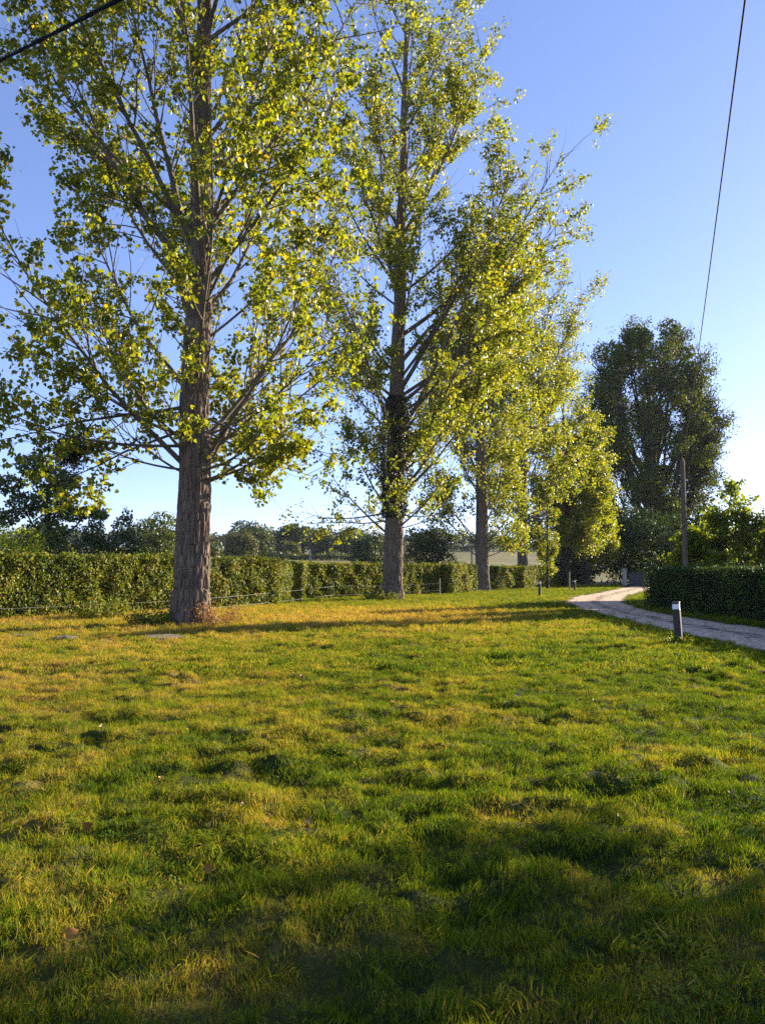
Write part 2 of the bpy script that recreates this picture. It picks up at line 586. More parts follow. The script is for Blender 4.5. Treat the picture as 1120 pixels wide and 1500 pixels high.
def clover(name, seed):
    rg = np.random.default_rng(seed)
    V, Fq = [], []
    for b in range(10):
        a = rg.random() * 6.283; r = 1.0 * math.sqrt(rg.random())
        c = np.array([r * math.cos(a), r * math.sin(a), 0.35 + 0.35 * rg.random()])
        t0 = rg.random() * 6.283
        for j in range(3):
            th = t0 + j * 2.094
            u = np.array([math.cos(th), math.sin(th), 0.15 * rg.normal()])
            v = np.array([-math.sin(th), math.cos(th), 0.15 * rg.normal()])
            k = len(V)
            V += [c, c + u * .12 - v * .11, c + u * .24, c + u * .12 + v * .11]
            Fq.append([k, k + 1, k + 2, k + 3])
    me = make_mesh(name, np.array(V), np.array(Fq), M_grass, fattr={"rnd": rg.random(len(Fq)) * 0.4})
    o = bpy.data.objects.new(name, me)
    tuft_col.objects.link(o)
clover("tuft_c0", 301)

rg = np.random.default_rng(11)
pts, rots, scl, ids, drs = [], [], [], [], []
def scatter(y0, y1, dens, hx, kind, smin, smax):
    n = int(dens * (y1 - y0) * ((y0 + y1) * hx + 2.0))
    yy = rg.uniform(y0, y1, n)
    # width grows with distance
    xx = rg.uniform(-1, 1, n) * ((y0 + y1) * hx + 2.0) / 2
    keep = np.abs(xx) < yy * hx + 1.0
    xx, yy = xx[keep], yy[keep]
    pd = path_dist(xx, yy)
    edge = 0.75 * (fbm(xx * 2.0, yy * 2.0, 0, 93, 3) - 0.55)
    keep = (pd > edge) & ~((xx > 11.5) & (yy < 33.6) & (xx < 13))
    xx, yy, pd = xx[keep], yy[keep], pd[keep]
    thin = fbm(xx / 0.17, yy / 0.17, 0, 66, 2)
    keep = rg.random(len(xx)) < 0.62 + 0.38 * sstep(0.30, 0.55, thin)
    xx, yy, pd = xx[keep], yy[keep], pd[keep]
    n = len(xx)
    zz = height(xx, yy, pd)
    ln = 0.66 + 0.45 * fbm(xx / 0.30, yy / 0.30, 0, 12, 2) + 0.48 * sstep(0.30, 0.65, thin[keep])
    s = rg.uniform(smin, smax, n) * ln
    d = dryness(xx, yy) + rg.normal(size=n) * 0.06
    lean = 0.38
    r = np.stack([rg.normal(size=n) * lean, rg.normal(size=n) * lean, rg.uniform(0, 6.283, n)], 1)
    if kind == 'a':
        k = rg.integers(0, 5, n)
        cl = (fbm(xx / 0.6, yy / 0.6, 0, 140, 2) > 0.66) & (rg.random(n) < 0.4)
        k = np.where(cl, 8, k)
        s = np.where(cl, s * 0.8, s)
    else:
        k = rg.integers(5, 8, n)
    pts.append(np.stack([xx, yy, zz], 1)); rots.append(r); scl.append(s); ids.append(k); drs.append(np.clip(d, 0, 1))
scatter(1.9, 6.0, 900, 0.56, 'a', 0.034, 0.064)
scatter(6.0, 12.0, 640, 0.54, 'a', 0.038, 0.068)
scatter(12.0, 20.0, 300, 0.53, 'b', 0.04, 0.066)
scatter(20.0, 36.0, 110, 0.52, 'b', 0.06, 0.10)
scatter(36.0, 88.0, 32, 0.50, 'b', 0.07, 0.11)
pts = np.concatenate(pts); rots = np.concatenate(rots); scl = np.concatenate(scl); ids = np.concatenate(ids); drs = np.concatenate(drs)
gm = bpy.data.meshes.new("grass")
gm.vertices.add(len(pts))
gm.vertices.foreach_set("co", pts.astype(np.float32).ravel())
a = gm.attributes.new("rot", 'FLOAT_VECTOR', 'POINT'); a.data.foreach_set("vector", rots.astype(np.float32).ravel())
a = gm.attributes.new("scl", 'FLOAT', 'POINT'); a.data.foreach_set("value", scl.astype(np.float32))
a = gm.attributes.new("dry", 'FLOAT', 'POINT'); a.data.foreach_set("value", drs.astype(np.float32))
a = gm.attributes.new("idx", 'INT', 'POINT'); a.data.foreach_set("value", ids.astype(np.int32))
gm.materials.append(M_grass)
grass = link("grass", gm)
tag(grass, "short uneven grass with green and straw coloured patches covering the lawn", "grass", kind="stuff")
ng = bpy.data.node_groups.new("grass_scatter", 'GeometryNodeTree')
ng.interface.new_socket("Geometry", in_out='INPUT', socket_type='NodeSocketGeometry')
ng.interface.new_socket("Geometry", in_out='OUTPUT', socket_type='NodeSocketGeometry')
gi = ng.nodes.new("NodeGroupInput"); go = ng.nodes.new("NodeGroupOutput")
ci = ng.nodes.new("GeometryNodeCollectionInfo")
ci.inputs["Collection"].default_value = tuft_col
ci.inputs["Separate Children"].default_value = True
ci.inputs["Reset Children"].default_value = True
ip = ng.nodes.new("GeometryNodeInstanceOnPoints")
ip.inputs["Pick Instance"].default_value = True
def named(nm, typ):
    n = ng.nodes.new("GeometryNodeInputNamedAttribute")
    n.data_type = typ
    n.inputs["Name"].default_value = nm
    return n.outputs["Attribute"]
ng.links.new(gi.outputs[0], ip.inputs["Points"])
ng.links.new(ci.outputs[0], ip.inputs["Instance"])
ng.links.new(named("idx", 'INT'), ip.inputs["Instance Index"])
ng.links.new(named("rot", 'FLOAT_VECTOR'), ip.inputs["Rotation"])
ng.links.new(named("scl", 'FLOAT'), ip.inputs["Scale"])
ng.links.new(ip.outputs[0], go.inputs[0])
md = grass.modifiers.new("scatter", 'NODES')
md.node_group = ng

# ------------------------------------------------------------------ trees with real branching
def grow(p0, d0, L, n, up, wob, rng):
    P = [np.array(p0, float)]
    d = np.array(d0, float)
    st = L / n
    for k in range(n):
        d = d + np.array([0, 0, up / n]) + rng.normal(size=3) * wob
        d /= np.linalg.norm(d)
        P.append(P[-1] + d * st)
    return np.array(P)

def trunk_mesh(name, mat, H, R0, lean, seed, nth=64, nz=140, ridge=0.03, top=0.02, flare=0.35, power=0.85, zlow=-0.15):
    z = zlow + (H - zlow) * np.linspace(0, 1, nz) ** 1.5
    th = np.linspace(0, 2 * math.pi, nth, endpoint=False)
    TH, ZZ = np.meshgrid(th, z)
    r = R0 * np.clip(1 - np.clip(ZZ, 0, None) / H, 0, 1) ** power + top
    zc = np.clip(ZZ, 0, None)
    fl = 1 + flare * np.exp(-zc / 0.35) + 0.10 * np.exp(-zc / 0.9) * np.cos(5 * TH + seed) + 0.05 * np.exp(-zc / 1.5) * np.cos(3 * TH + 2 * seed)
    r = r * fl
    cx, sx = np.cos(TH) * R0, np.sin(TH) * R0
    wz = ZZ / 0.32 + 0.25 * noise3(cx / 0.3, sx / 0.3, ZZ / 0.8, seed + 3)
    n1 = noise3(cx / 0.062 + 0.9 * noise3(cx / .2, sx / .2, ZZ / .4, seed + 8), sx / 0.062, wz, seed)
    n2 = noise3(cx / 0.04, sx / 0.04, ZZ / 0.25, seed + 5)
    rg_ = 1 - np.abs(2 * n1 - 1)
    rel = np.clip(r / R0, 0, 1)
    r = r - ridge * 1.7 * rel * np.exp(-((2 * n1 - 1) / 0.26) ** 2) + ridge * 0.5 * rel + ridge * 0.45 * rel * (n2 - 0.5) + R0 * 0.06 * rel * (noise3(cx / .5, sx / .5, ZZ / 1.5, seed + 9) - .5)
    bx = lean[0] * ZZ / H + 0.12 * (noise3(ZZ / 3.5, 0, 0, seed + 21) - 0.5) * sstep(1, 5, ZZ)
    by = lean[1] * ZZ / H + 0.12 * (noise3(ZZ / 3.5, 9, 0, seed + 22) - 0.5) * sstep(1, 5, ZZ)
    V = np.stack([bx + r * np.cos(TH), by + r * np.sin(TH), ZZ], -1)
    i = np.arange(nz * nth).reshape(nz, nth)
    a, b = i[:-1], i[1:]
    F = np.stack([a, np.roll(a, -1, 1), np.roll(b, -1, 1), b], -1).reshape(-1, 4)
    cap = i[-1][None, :]
    return make_mesh(name, V.reshape(-1, 3), [F, cap], mat, smooth=True), (lambda zq: np.array([lean[0] * zq / H, lean[1] * zq / H, zq])), (lambda zq: R0 * max(1 - zq / H, 0) ** power + top)

def branch_tree(root, H, R0, profile, n_limb, n_sec, n_twig, per_twig, leaf, seed, leafmat, barkmat, limbmat,
                ang=(38, 55), zstart=4.0, zclamp=None, lean=(0, 0), side=None, twig_geo=True, nth=64, nz=140, ridge=0.03,
                twig_len=(0.25, 0.6), extra_limbs=(), power=0.85, droop=0.15, leaf_shape=LEAF6, limb_scale=1.0, spray=0.07, bare=0.25, clump=1.3):
    rng = np.random.default_rng(seed)
    tm, cen, rad = trunk_mesh("trunk", barkmat, H, R0, lean, seed, nth, nz, ridge, power=power)
    link("trunk", tm, root)
    pz = np.array([p[0] for p in profile]); pr = np.array([p[1] for p in profile])
    T = Tubes()
    seg_p, seg_d, seg_w = [], [], []
    limbs = []
    for k in range(n_limb):
        u = (k + rng.random()) / n_limb
        ze = zstart + 1.0 + (H * 1.01 - zstart - 1.0) * u ** 0.95
        az = k * 2.39996 + rng.normal() * 0.35
        Rr = np.interp(ze, pz, pr) * rng.uniform(0.62, 1.06)
        if side is not None:
            Rr *= side(az, ze)
        al = R(rng.uniform(*ang)) * (1.0 - 0.40 * u)
        zs = ze - Rr / math.tan(al)
        lo = zstart if zclamp is None else zclamp[0]
        if zs < lo:
            zs = lo + rng.random() * 1.3
        if zclamp is not None:
            zs = min(zs, zclamp[1] + rng.random())
        zs = min(zs, H * 0.97)
        limbs.append((zs, ze, az, Rr))
    for (zs, ze, az, Rr) in list(limbs) + list(extra_limbs):
        c = cen(zs); tr = rad(zs)
        hd = np.array([math.cos(az), math.sin(az), 0.0])
        p0 = c + hd * tr * 0.6
        end = c + hd * Rr; end[2] = ze
        L = np.linalg.norm(end - p0)
        d0 = nrm((end - p0))
        bend = 0.38 if ze > zs else 0.1
        dd = nrm(d0 - np.array([0, 0, bend]) * 0.7)
        P = grow(p0, dd, L * 1.02, 9, bend * 1.4, 0.055, rng)
        # pull towards intended end
        P += (np.linspace(0, 1, 10)[:, None] ** 1.3) * (end - P[-1])[None, :]
        r0 = min(0.0080 * L * limb_scale * rng.uniform(0.8, 1.3) + 0.012, tr * 0.7)
        T.add(P, np.linspace(r0, 0.007, 10) ** 1.0, 7)
        ns = max(3, int(n_sec * L / 5.0))
        lw = rng.lognormal(0, 0.35)
        # leading tip also bears twigs
        seg_p.append(P[6:]); seg_d.append(np.gradient(P, axis=0)[6:]); seg_w.append(np.full(4, 0.8 * lw))
        for s in range(ns):
            q = bare + (1 - bare) * (s + rng.random()) / ns
            f = q * 9; i0 = min(int(f), 8)
            pp = P[i0] + (P[i0 + 1] - P[i0]) * (f - i0)
            dl = nrm(P[i0 + 1] - P[i0])
            sd = rdir(rng, 1)[0]
            sd = sd - dl * np.dot(sd, dl)
            d1 = nrm(dl * 0.85 + nrm(sd) * rng.uniform(0.5, 1.0) + np.array([0, 0, 0.1]))
            l1 = (0.22 + 0.33 * (1 - q)) * L * rng.uniform(0.5, 1.15) * 0.8 + 0.4
            l1 = min(l1, 3.4)
            P1 = grow(pp, d1, l1, 5, 0.3, 0.10, rng)
            T.add(P1, np.linspace(max(0.006, 0.009 * l1 * limb_scale), 0.0035, 6), 4)
            wgt = min(rng.lognormal(0, 0.8), 2.2) * l1
            seg_p.append(P1[1:]); seg_d.append(np.gradient(P1, axis=0)[1:]); seg_w.append(np.array([.5, .8, 1.0, 1.1, 1.2]) * wgt)
    link("limbs", T.mesh("limbs", limbmat), root)
    SP, SD, SW = np.concatenate(seg_p), nrm(np.concatenate(seg_d)), np.concatenate(seg_w)
    jit = fbm(SP[:, 0] / clump, SP[:, 1] / clump, SP[:, 2] / clump, seed + 60, 2)
    SW = SW * (0.06 + sstep(0.36, 0.60, jit))
    k = rng.choice(len(SP), n_twig, p=SW / SW.sum())
    bp = SP[k] + SD[k] * rng.uniform(-0.25, 0.25, (n_twig, 1))
    td = nrm(SD[k] * 0.55 + rdir(rng, n_twig) * 0.8 + np.array([0, 0, 0.05]))
    tl = rng.uniform(*twig_len, n_twig)
    mid = bp + td * tl[:, None] * 0.5
    end = bp + td * tl[:, None] + np.array([0, 0, -1]) * (tl * droop)[:, None]
    if twig_geo:
        T2 = Tubes()
        rr = np.tile(np.array([0.0035, 0.0028, 0.0015]), (n_twig, 1))
        T2.add_many(np.stack([bp, mid, end], 1), rr, 3)
        link("twigs", T2.mesh("twigs", limbmat), root)
    n = n_twig * per_twig
    ti = np.repeat(np.arange(n_twig), per_twig)
    q = rng.uniform(0.15, 1.05, n)[:, None]
    pos = bp[ti] * (1 - q) + end[ti] * q + rng.normal(size=(n, 3)) * spray
    tip = nrm(rng.normal(size=(n, 3)) * 0.75 + np.array([0, 0, -0.75]))
    nor = nrm(rng.normal(size=(n, 3)) + np.array([0, 0, 0.15]))
    size = leaf * rng.uniform(0.6, 1.25, n)
    twr = rng.random(n_twig)
    rnd = np.clip(0.55 * rng.random(n) + 0.45 * twr[ti], 0, 0.949)
    yl = rng.random(n) < 0.022
    rnd[yl] = rng.uniform(0.95, 1.0, yl.sum())
    link("crown", leaves_mesh("crown", pos, tip, nor, size, leafmat, leaf_shape, rnd), root)

def ivy_on(root, name, zr, rfun, n, size, seed, mat, thick=(0.05, 0.5), lean=(0, 0), H=30.0):
    rng = np.random.default_rng(seed)
    z = rng.uniform(zr[0], zr[1], n)
    th = rng.uniform(0, 6.283, n)
    sh = fbm(np.cos(th) * 1.2 + 5, np.sin(th) * 1.2 + 5, z / 0.9, seed, 2)
    env = np.sin(np.clip((z - zr[0]) / (zr[1] - zr[0]), 0, 1) * math.pi) ** 0.5
    rad = np.array([rfun(q) for q in z]) + thick[0] + (thick[1] - thick[0]) * np.clip(sh * 1.8 - 0.45, 0, 1) * env * rng.uniform(0.4, 1, n)
    pos = np.stack([np.cos(th) * rad + lean[0] * z / H, np.sin(th) * rad + lean[1] * z / H, z], 1)
    nor = nrm(np.stack([np.cos(th), np.sin(th), 0.3 + 0 * th], 1) + rng.normal(size=(n, 3)) * 0.7)
    tip = nrm(rng.normal(size=(n, 3)) * 0.6 + np.array([0, 0, -1]))
    link(name, leaves_mesh(name, pos, tip, nor, size * rng.uniform(0.6, 1.3, n), mat, LEAF4, rng=rng), root)

GP = "poplars in a row along the left hedge"
def base(x, y):
    return (x, y, float(broad(x, y)))

# first poplar: nearest, left
t1 = thing("poplar_tree", "largest poplar with the thick furrowed trunk beside the flat stones, nearest of the row", "tree", base(-5.65, 22.8), 0, GP)
def side1(az, ze):
    return 1.0 - 0.14 * math.cos(az)
branch_tree(t1, 29, 0.505, [(3, 2.5), (5, 5.2), (8, 5.6), (12, 6.0), (17, 6.1), (22, 5.6), (26, 4.0), (29.5, 1.0)], 52, 13, 6900, 11, 0.138, 3,
            M_poplar, M_bark, M_limb, ang=(36, 56), zstart=4.4, clump=1.5, nth=240, nz=420, ridge=0.055, side=side1, lean=(0.25, 0), power=0.95,
            extra_limbs=[(4.25, 6.6, 0.25, 3.6), (4.2, 6.0, 0.55, 3.2), (4.6, 5.9, 3.3, 3.8), (4.5, 6.8, 2.8, 3.6), (5.3, 6.0, 3.7, 5.6), (5.6, 8.5, 0.0, 4.2), (4.3, 5.3, -0.5, 3.4), (5.8, 4.5, 0.2, 3.5), (5.4, 4.0, 0.6, 2.7), (5.9, 4.3, 2.95, 4.7), (6.2, 4.9, -0.25, 4.3), (6.5, 5.2, 3.4, 5.6), (6.5, 8.2, -1.5, 1.3), (9.0, 10.5, -1.9, 1.5), (12.0, 13.6, -1.2, 1.4), (7.5, 9.2, -0.9, 1.7), (10.5, 12.0, -2.4, 1.6), (14.5, 16.2, -1.6, 1.5), (12.0, 21, 0.25, 5.2), (11.0, 22.0, 3.0, 3.0)])

t2 = thing("poplar_tree", "very tall poplar in the middle with a dark ivy clump on its trunk", "tree", base(0.53, 43.0), 0, GP)
def side2(az, ze):
    # reaches further to the right above fifteen metres
    c = math.cos(az - 0.1)
    return 1.0 + 0.55 * max(c, 0) * float(sstep(9, 15, ze)) * float(sstep(25.5, 21, ze))
branch_tree(t2, 38, 0.54, [(3, 3.0), (5, 4.8), (9, 5.4), (15, 6.2), (22, 6.6), (27, 5.2), (33, 4.8), (36, 3.4), (38.5, 1.2)], 62, 12, 9000, 10, 0.150, 8,
            M_poplar, M_bark, M_limb, ang=(38, 56), zstart=3.6, nth=110, nz=240, ridge=0.045, side=side2, lean=(1.0, 0), power=0.9, clump=1.7, twig_len=(0.3, 0.75), spray=0.10,
            extra_limbs=[(4.4, 4.2, 3.2, 4.8), (4.9, 5.0, 3.0, 5.4), (4.0, 5.0, -0.4, 3.4), (11.5, 22.0, 0.15, 9.9), (15.0, 24.5, -0.25, 9.3), (10.5, 19.0, 0.38, 8.6), (11.0, 20.0, -0.35, 8.8), (13.5, 23.5, 0.5, 8.0), (12.5, 22.0, -0.65, 7.6), (8.5, 14.5, 0.05, 7.2), (9.0, 15, 0.6, 7.5)])
ivy_on(t2, "ivy", (4.6, 11.5), lambda z: 0.54 * (1 - z / 38) ** .75, 13000, 0.11, 4, M_ivy, (0.05, 1.0), lean=(1.0, 0), H=38)

t3 = thing("poplar_tree", "poplar with low forking limbs above its trunk, third from the front", "tree", base(7.75, 60.0), 0, GP)
branch_tree(t3, 30, 0.52, [(3.0, 3.2), (6, 4.6), (10, 4.4), (15, 5.0), (20, 5.4), (25, 4.0), (29, 1.0)], 50, 11, 4900, 10, 0.165, 15,
            M_poplar, M_bark, M_limb, ang=(36, 52), zstart=3.2, nth=64, nz=160, ridge=0.045, twig_len=(0.4, 0.95), spray=0.13, clump=2.0, twig_geo=False,
            extra_limbs=[(2.7, 5.6, 2.9, 3.4), (2.7, 4.2, 0.1, 3.2), (3.0, 5.2, 0.5, 3.4)])

t4 = thing("poplar_tree", "slender two stemmed poplar fourth along the row, behind the nearest lawn bollards", "tree", base(12.7, 70.0), 0, GP)
branch_tree(t4, 30, 0.48, [(4, 3.0), (8, 4.8), (13, 5.2), (18, 6.0), (23, 7.0), (27, 5.6), (30, 2.0)], 50, 11, 5000, 10, 0.18, 23,
            M_poplar, M_bark, M_limb, ang=(34, 50), zstart=5.0, nth=56, nz=140, ridge=0.045, twig_len=(0.45, 1.05), spray=0.15, clump=2.2, twig_geo=False, lean=(0.5, 0))

t5 = thing("poplar_tree", "leafy poplar with an ivy covered trunk where the row meets the drive", "tree", base(19.0, 80.0), 0, GP)
branch_tree(t5, 23, 0.36, [(2.0, 3.0), (5, 4.4), (10, 4.4), (15, 4.2), (20, 2.6), (23, 0.8)], 46, 12, 4000, 10, 0.19, 31,
            M_poplar, M_darkbark, M_limb, ang=(40, 60), zstart=2.4, nth=40, nz=90, twig_len=(0.4, 1.0), spray=0.17, clump=2.2, twig_geo=False)
ivy_on(t5, "ivy", (0.0, 5.0), lambda z: 0.36 * (1 - z / 23) ** .85, 1800, 0.14, 14, M_ivy, (0.03, 0.3))

t6 = thing("poplar_tree", "poplar with a broad dark trunk, second last before the gate", "tree", base(21.6, 82.5), 0, GP)
branch_tree(t6, 16, 0.40, [(3.2, 2.6), (6, 3.5), (9, 3.4), (13, 2.4), (16, 0.8)], 40, 11, 3400, 10, 0.21, 37,
            M_poplar, M_darkbark, M_limb, ang=(40, 56), zstart=3.4, nth=36, nz=80, twig_len=(0.4, 1.0), spray=0.2, twig_geo=False)
t7 = thing("poplar_tree", "small leaning poplar just left of the gate pillar, last of the row", "tree", base(22.9, 86.0), 0, GP)
branch_tree(t7, 8, 0.20, [(1.6, 3.2), (3, 3.9), (5, 3.0), (8, 0.6)], 34, 11, 2400, 10, 0.21, 39,
            M_poplar, M_darkbark, M_limb, ang=(45, 65), zstart=2.2, nth=30, nz=60, twig_len=(0.4, 1.0), spray=0.2, twig_geo=False, lean=(0.3, 0))

# young leafy stem in front of the ivy trunk
yt = thing("young_tree", "young thin stemmed tree clothed in leaves between the two far bollards", "tree", base(14.2, 66.5))
branch_tree(yt, 9, 0.09, [(0.4, 0.5), (2, 0.7), (5, 1.0), (9, 0.3)], 26, 9, 700, 8, 0.13, 53, M_poplar, M_darkbark, M_limb, ang=(30, 50), zstart=0.6, nth=16, nz=40,
            twig_len=(0.15, 0.4), spray=0.1, twig_geo=False)

# the big dark ash by the gate
ash = thing("ash_tree", "huge dark ash tree with many upright limbs, towering behind the right hedge", "tree", base(38.7, 110.0))
branch_tree(ash, 35.5, 1.15, [(0.8, 5.0), (5, 7.6), (10, 8.6), (15, 9.4), (21, 10.2), (26.5, 9.9), (31, 8.4), (34, 6.4), (36.5, 3.4)], 70, 12, 4200, 11, 0.32, 71,
            M_ash, M_darkbark, M_darkbark, ang=(12, 58), zstart=2.4, zclamp=(1.6, 15.0), nth=40, nz=90, ridge=0.05, twig_len=(0.7, 1.6), spray=0.32, twig_geo=False, power=1.7, limb_scale=2.0, leaf_shape=LEAF4, bare=0.60, clump=3.0)
ivy_on(ash, "ivy", (0.0, 17.5), lambda z: 1.15 * (max(1 - z / 30, 0.1)), 10000, 0.32, 72, M_ivy, (0.1, 2.0))

def leaf_masses(root, profile, count, lr, n, leaf, seed, mat, zmin, zmax):
    rng = np.random.default_rng(seed)
    pz = [p[0] for p in profile]; pr = [p[1] for p in profile]
    c = []
    for k in range(count):
        z = zmin + (zmax - zmin) * (k + rng.random()) / count
        Rz = np.interp(z, pz, pr)
        q = Rz * rng.uniform(0.60, 0.96) if rng.random() < 0.85 else Rz * rng.uniform(0.1, 0.6)
        a = k * 2.39996 + rng.normal() * 0.4
        c.append((q * math.cos(a), q * math.sin(a), z, rng.uniform(*lr)))
    c = np.array(c)
    k = rng.choice(len(c), n, p=c[:, 3] ** 2 / (c[:, 3] ** 2).sum())
    dr = rdir(rng, n)
    rad = c[k, 3] * rng.uniform(0.1, 1.0, n) ** 0.45 * (0.6 + 0.9 * fbm(dr[:, 0] * 2 + k * 2.7, dr[:, 1] * 2, dr[:, 2] * 2, seed, 3))
    pos = c[k, :3] + dr * rad[:, None] * np.array([1, 1, 0.72])
    nor = nrm(dr + rng.normal(size=(n, 3)) * 0.9)
    tip = nrm(rng.normal(size=(n, 3)) + np.array([0, 0, -0.5]))
    rnd = np.clip(0.65 * rng.random(n) + 0.35 * rng.random(len(c))[k], 0, 1)
    link("outer_foliage", leaves_mesh("outer_foliage", pos, tip, nor, leaf * rng.uniform(0.6, 1.3, n), mat, LEAF4, rnd), root)
leaf_masses(ash, [(0.8, 5.0), (5, 7.6), (10, 8.8), (15, 9.8), (21, 10.6), (26.5, 10.2), (31, 8.6), (34, 6.6), (37, 2.5)], 84, (1.2, 2.4), 44000, 0.38, 75, M_ash, 5.0, 36.2)

# sunlit saplings behind the right hedge
GS = "sunlit saplings behind the right hedge"
for k, (x, y, H, w_, lab) in enumerate([
        (19.3, 42.0, 6.3, 1.9, "bright green sapling standing tallest behind the right hedge"),
        (22.6, 43.5, 5.0, 1.8, "bright green sapling cut by the right picture edge"),
        (17.6, 43.5, 3.6, 1.7, "low leafy sapling just right of the utility pole"),
        (22.0, 37.0, 6.2, 2.2, "broad leafy sapling out past the right hedge"),
        (24.0, 40.5, 9.6, 2.9, "tallest leafy young tree beyond the hedge, out past the picture edge")]):
    sp = thing("sapling", lab, "tree", base(x, y), 0, GS)
    branch_tree(sp, H, 0.06, [(0.8, w_ * .7), (H * .4, w_), (H * .75, w_ * .7), (H, 0.25)], 26, 9, 900 if H < 8 else 2600, 8, 0.17, 81 + k, M_sapling, M_limb, M_limb,
                ang=(35, 55), zstart=0.7, nth=16, nz=40, twig_len=(0.2, 0.5), spray=0.1, twig_geo=False, droop=0.3)

# ------------------------------------------------------------------ hedges
def hedge(root, p, q, thick, H, n, leaf, seed, mat, h2=None, rough=0.16, core=0.22):
    rng = np.random.default_rng(seed)
    p = np.array(p, float); q = np.array(q, float)
    L = np.linalg.norm(q - p)
    d = (q - p) / L
    nn = np.array([d[1], -d[0]])      # to the right of travel = front
    h2 = h2 or H
    areas = np.array([L * H, L * H * 0.6, L * thick, thick * H, thick * H])
    f = rng.choice(5, n, p=areas / areas.sum())
    a = rng.random(n); b = rng.random(n)
    s = np.where(f <= 2, a * L, np.where(f == 3, 0.0, L))
    hh = H + (h2 - H) * s / L
    z = np.where(f == 2, hh, b * hh)
    o = np.where(f == 0, 0.0, np.where(f == 1, -thick, np.where(f == 2, -b * thick, -a * thick)))
    nor = np.zeros((n, 3))
    nor[f == 0, :2] = nn; nor[f == 1, :2] = -nn; nor[f == 2, 2] = 1; nor[f == 3, :2] = -d; nor[f == 4, :2] = d
    pos = np.stack([p[0] + d[0] * s + nn[0] * o, p[1] + d[1] * s + nn[1] * o, z], 1)
    dis = (fbm(pos[:, 0] / 0.55, pos[:, 1] / 0.55, pos[:, 2] / 0.55, seed, 3) - 0.5) * rough * 2.6 - np.abs(rng.normal(size=n)) * 0.07
    # round the top edges a little
    pos = pos + nor * dis[:, None]
    pos[:, 2] = np.maximum(pos[:, 2], 0.03)
    # a few shoots stand above the top
    sh = (f == 2) & (rng.random(n) < 0.14)
    pos[sh, 2] += rng.random(sh.sum()) ** 2 * 0.30 * sstep(0.4, 0.65, fbm(pos[sh, 0] / 0.5, pos[sh, 1] / 0.5, 0, seed + 3, 2))
    nr = nrm(nor + rng.normal(size=(n, 3)) * 0.75)
    tip = nrm(rng.normal(size=(n, 3)) + np.array([0, 0, -0.5]))
    tip = nrm(tip - nr * (tip * nr).sum(1, keepdims=True) * 0.7)
    pat = fbm(pos[:, 0] / 0.8, pos[:, 1] / 0.8, pos[:, 2] / 0.6, seed + 4, 2)
    rnd = np.clip(rng.random(n) * 0.75 + (pat - 0.5) * 1.1 + 0.13, 0, 0.94)
    rd = rng.random(n) < 0.02
    rnd[rd] = rng.uniform(0.95, 1, rd.sum())
    loc = np.array([p[0], p[1], 0.0])
    link("foliage", leaves_mesh("foliage", pos - loc, tip, nr, leaf * rng.uniform(0.6, 1.3, n), mat, LEAF4, rnd), root)
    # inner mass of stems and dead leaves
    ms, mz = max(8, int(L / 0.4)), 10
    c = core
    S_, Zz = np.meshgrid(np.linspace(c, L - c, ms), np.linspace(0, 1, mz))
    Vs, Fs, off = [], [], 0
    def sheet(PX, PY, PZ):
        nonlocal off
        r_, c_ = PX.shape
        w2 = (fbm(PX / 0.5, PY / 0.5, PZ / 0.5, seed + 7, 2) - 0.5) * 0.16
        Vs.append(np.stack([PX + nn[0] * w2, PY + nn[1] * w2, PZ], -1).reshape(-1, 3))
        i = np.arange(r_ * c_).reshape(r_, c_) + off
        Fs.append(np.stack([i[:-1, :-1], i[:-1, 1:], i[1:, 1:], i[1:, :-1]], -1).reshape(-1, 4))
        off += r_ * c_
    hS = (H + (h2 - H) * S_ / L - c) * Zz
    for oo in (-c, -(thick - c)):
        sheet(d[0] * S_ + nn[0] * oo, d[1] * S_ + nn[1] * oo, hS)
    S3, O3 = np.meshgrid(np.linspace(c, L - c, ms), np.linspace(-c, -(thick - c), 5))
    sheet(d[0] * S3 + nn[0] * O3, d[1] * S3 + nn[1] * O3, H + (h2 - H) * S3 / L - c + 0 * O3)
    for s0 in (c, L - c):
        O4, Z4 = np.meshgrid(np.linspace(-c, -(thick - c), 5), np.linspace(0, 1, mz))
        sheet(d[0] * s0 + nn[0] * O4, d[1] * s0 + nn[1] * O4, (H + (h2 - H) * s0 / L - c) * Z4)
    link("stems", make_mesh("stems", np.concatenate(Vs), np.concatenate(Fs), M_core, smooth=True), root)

GH = "clipped hornbeam hedge sections along the left side"
def hedge_thing(label, p, q, thick, H, n, leaf, seed, mat, group=None, h2=None, rough=0.16):
    r = thing("hedge", label, "hedge", (p[0], p[1], 0.0), 0, group)
    hedge(r, p, q, thick, H, n, leaf, seed, mat, h2, rough)
    return r
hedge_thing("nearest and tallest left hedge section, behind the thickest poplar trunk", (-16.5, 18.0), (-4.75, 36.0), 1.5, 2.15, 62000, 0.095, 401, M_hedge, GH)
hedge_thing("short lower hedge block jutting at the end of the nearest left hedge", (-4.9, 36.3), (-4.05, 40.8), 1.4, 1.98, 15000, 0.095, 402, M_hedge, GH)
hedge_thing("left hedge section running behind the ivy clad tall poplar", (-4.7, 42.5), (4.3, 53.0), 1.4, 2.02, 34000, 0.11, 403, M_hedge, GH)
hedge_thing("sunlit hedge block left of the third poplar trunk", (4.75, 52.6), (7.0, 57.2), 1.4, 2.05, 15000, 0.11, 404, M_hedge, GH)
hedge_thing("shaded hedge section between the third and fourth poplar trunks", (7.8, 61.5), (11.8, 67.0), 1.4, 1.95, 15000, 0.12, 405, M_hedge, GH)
hedge_thing("far hedge section right of the fourth poplar, nearest the gate", (12.3, 67.0), (19.0, 82.0), 1.4, 1.95, 24000, 0.13, 406, M_hedge, GH)
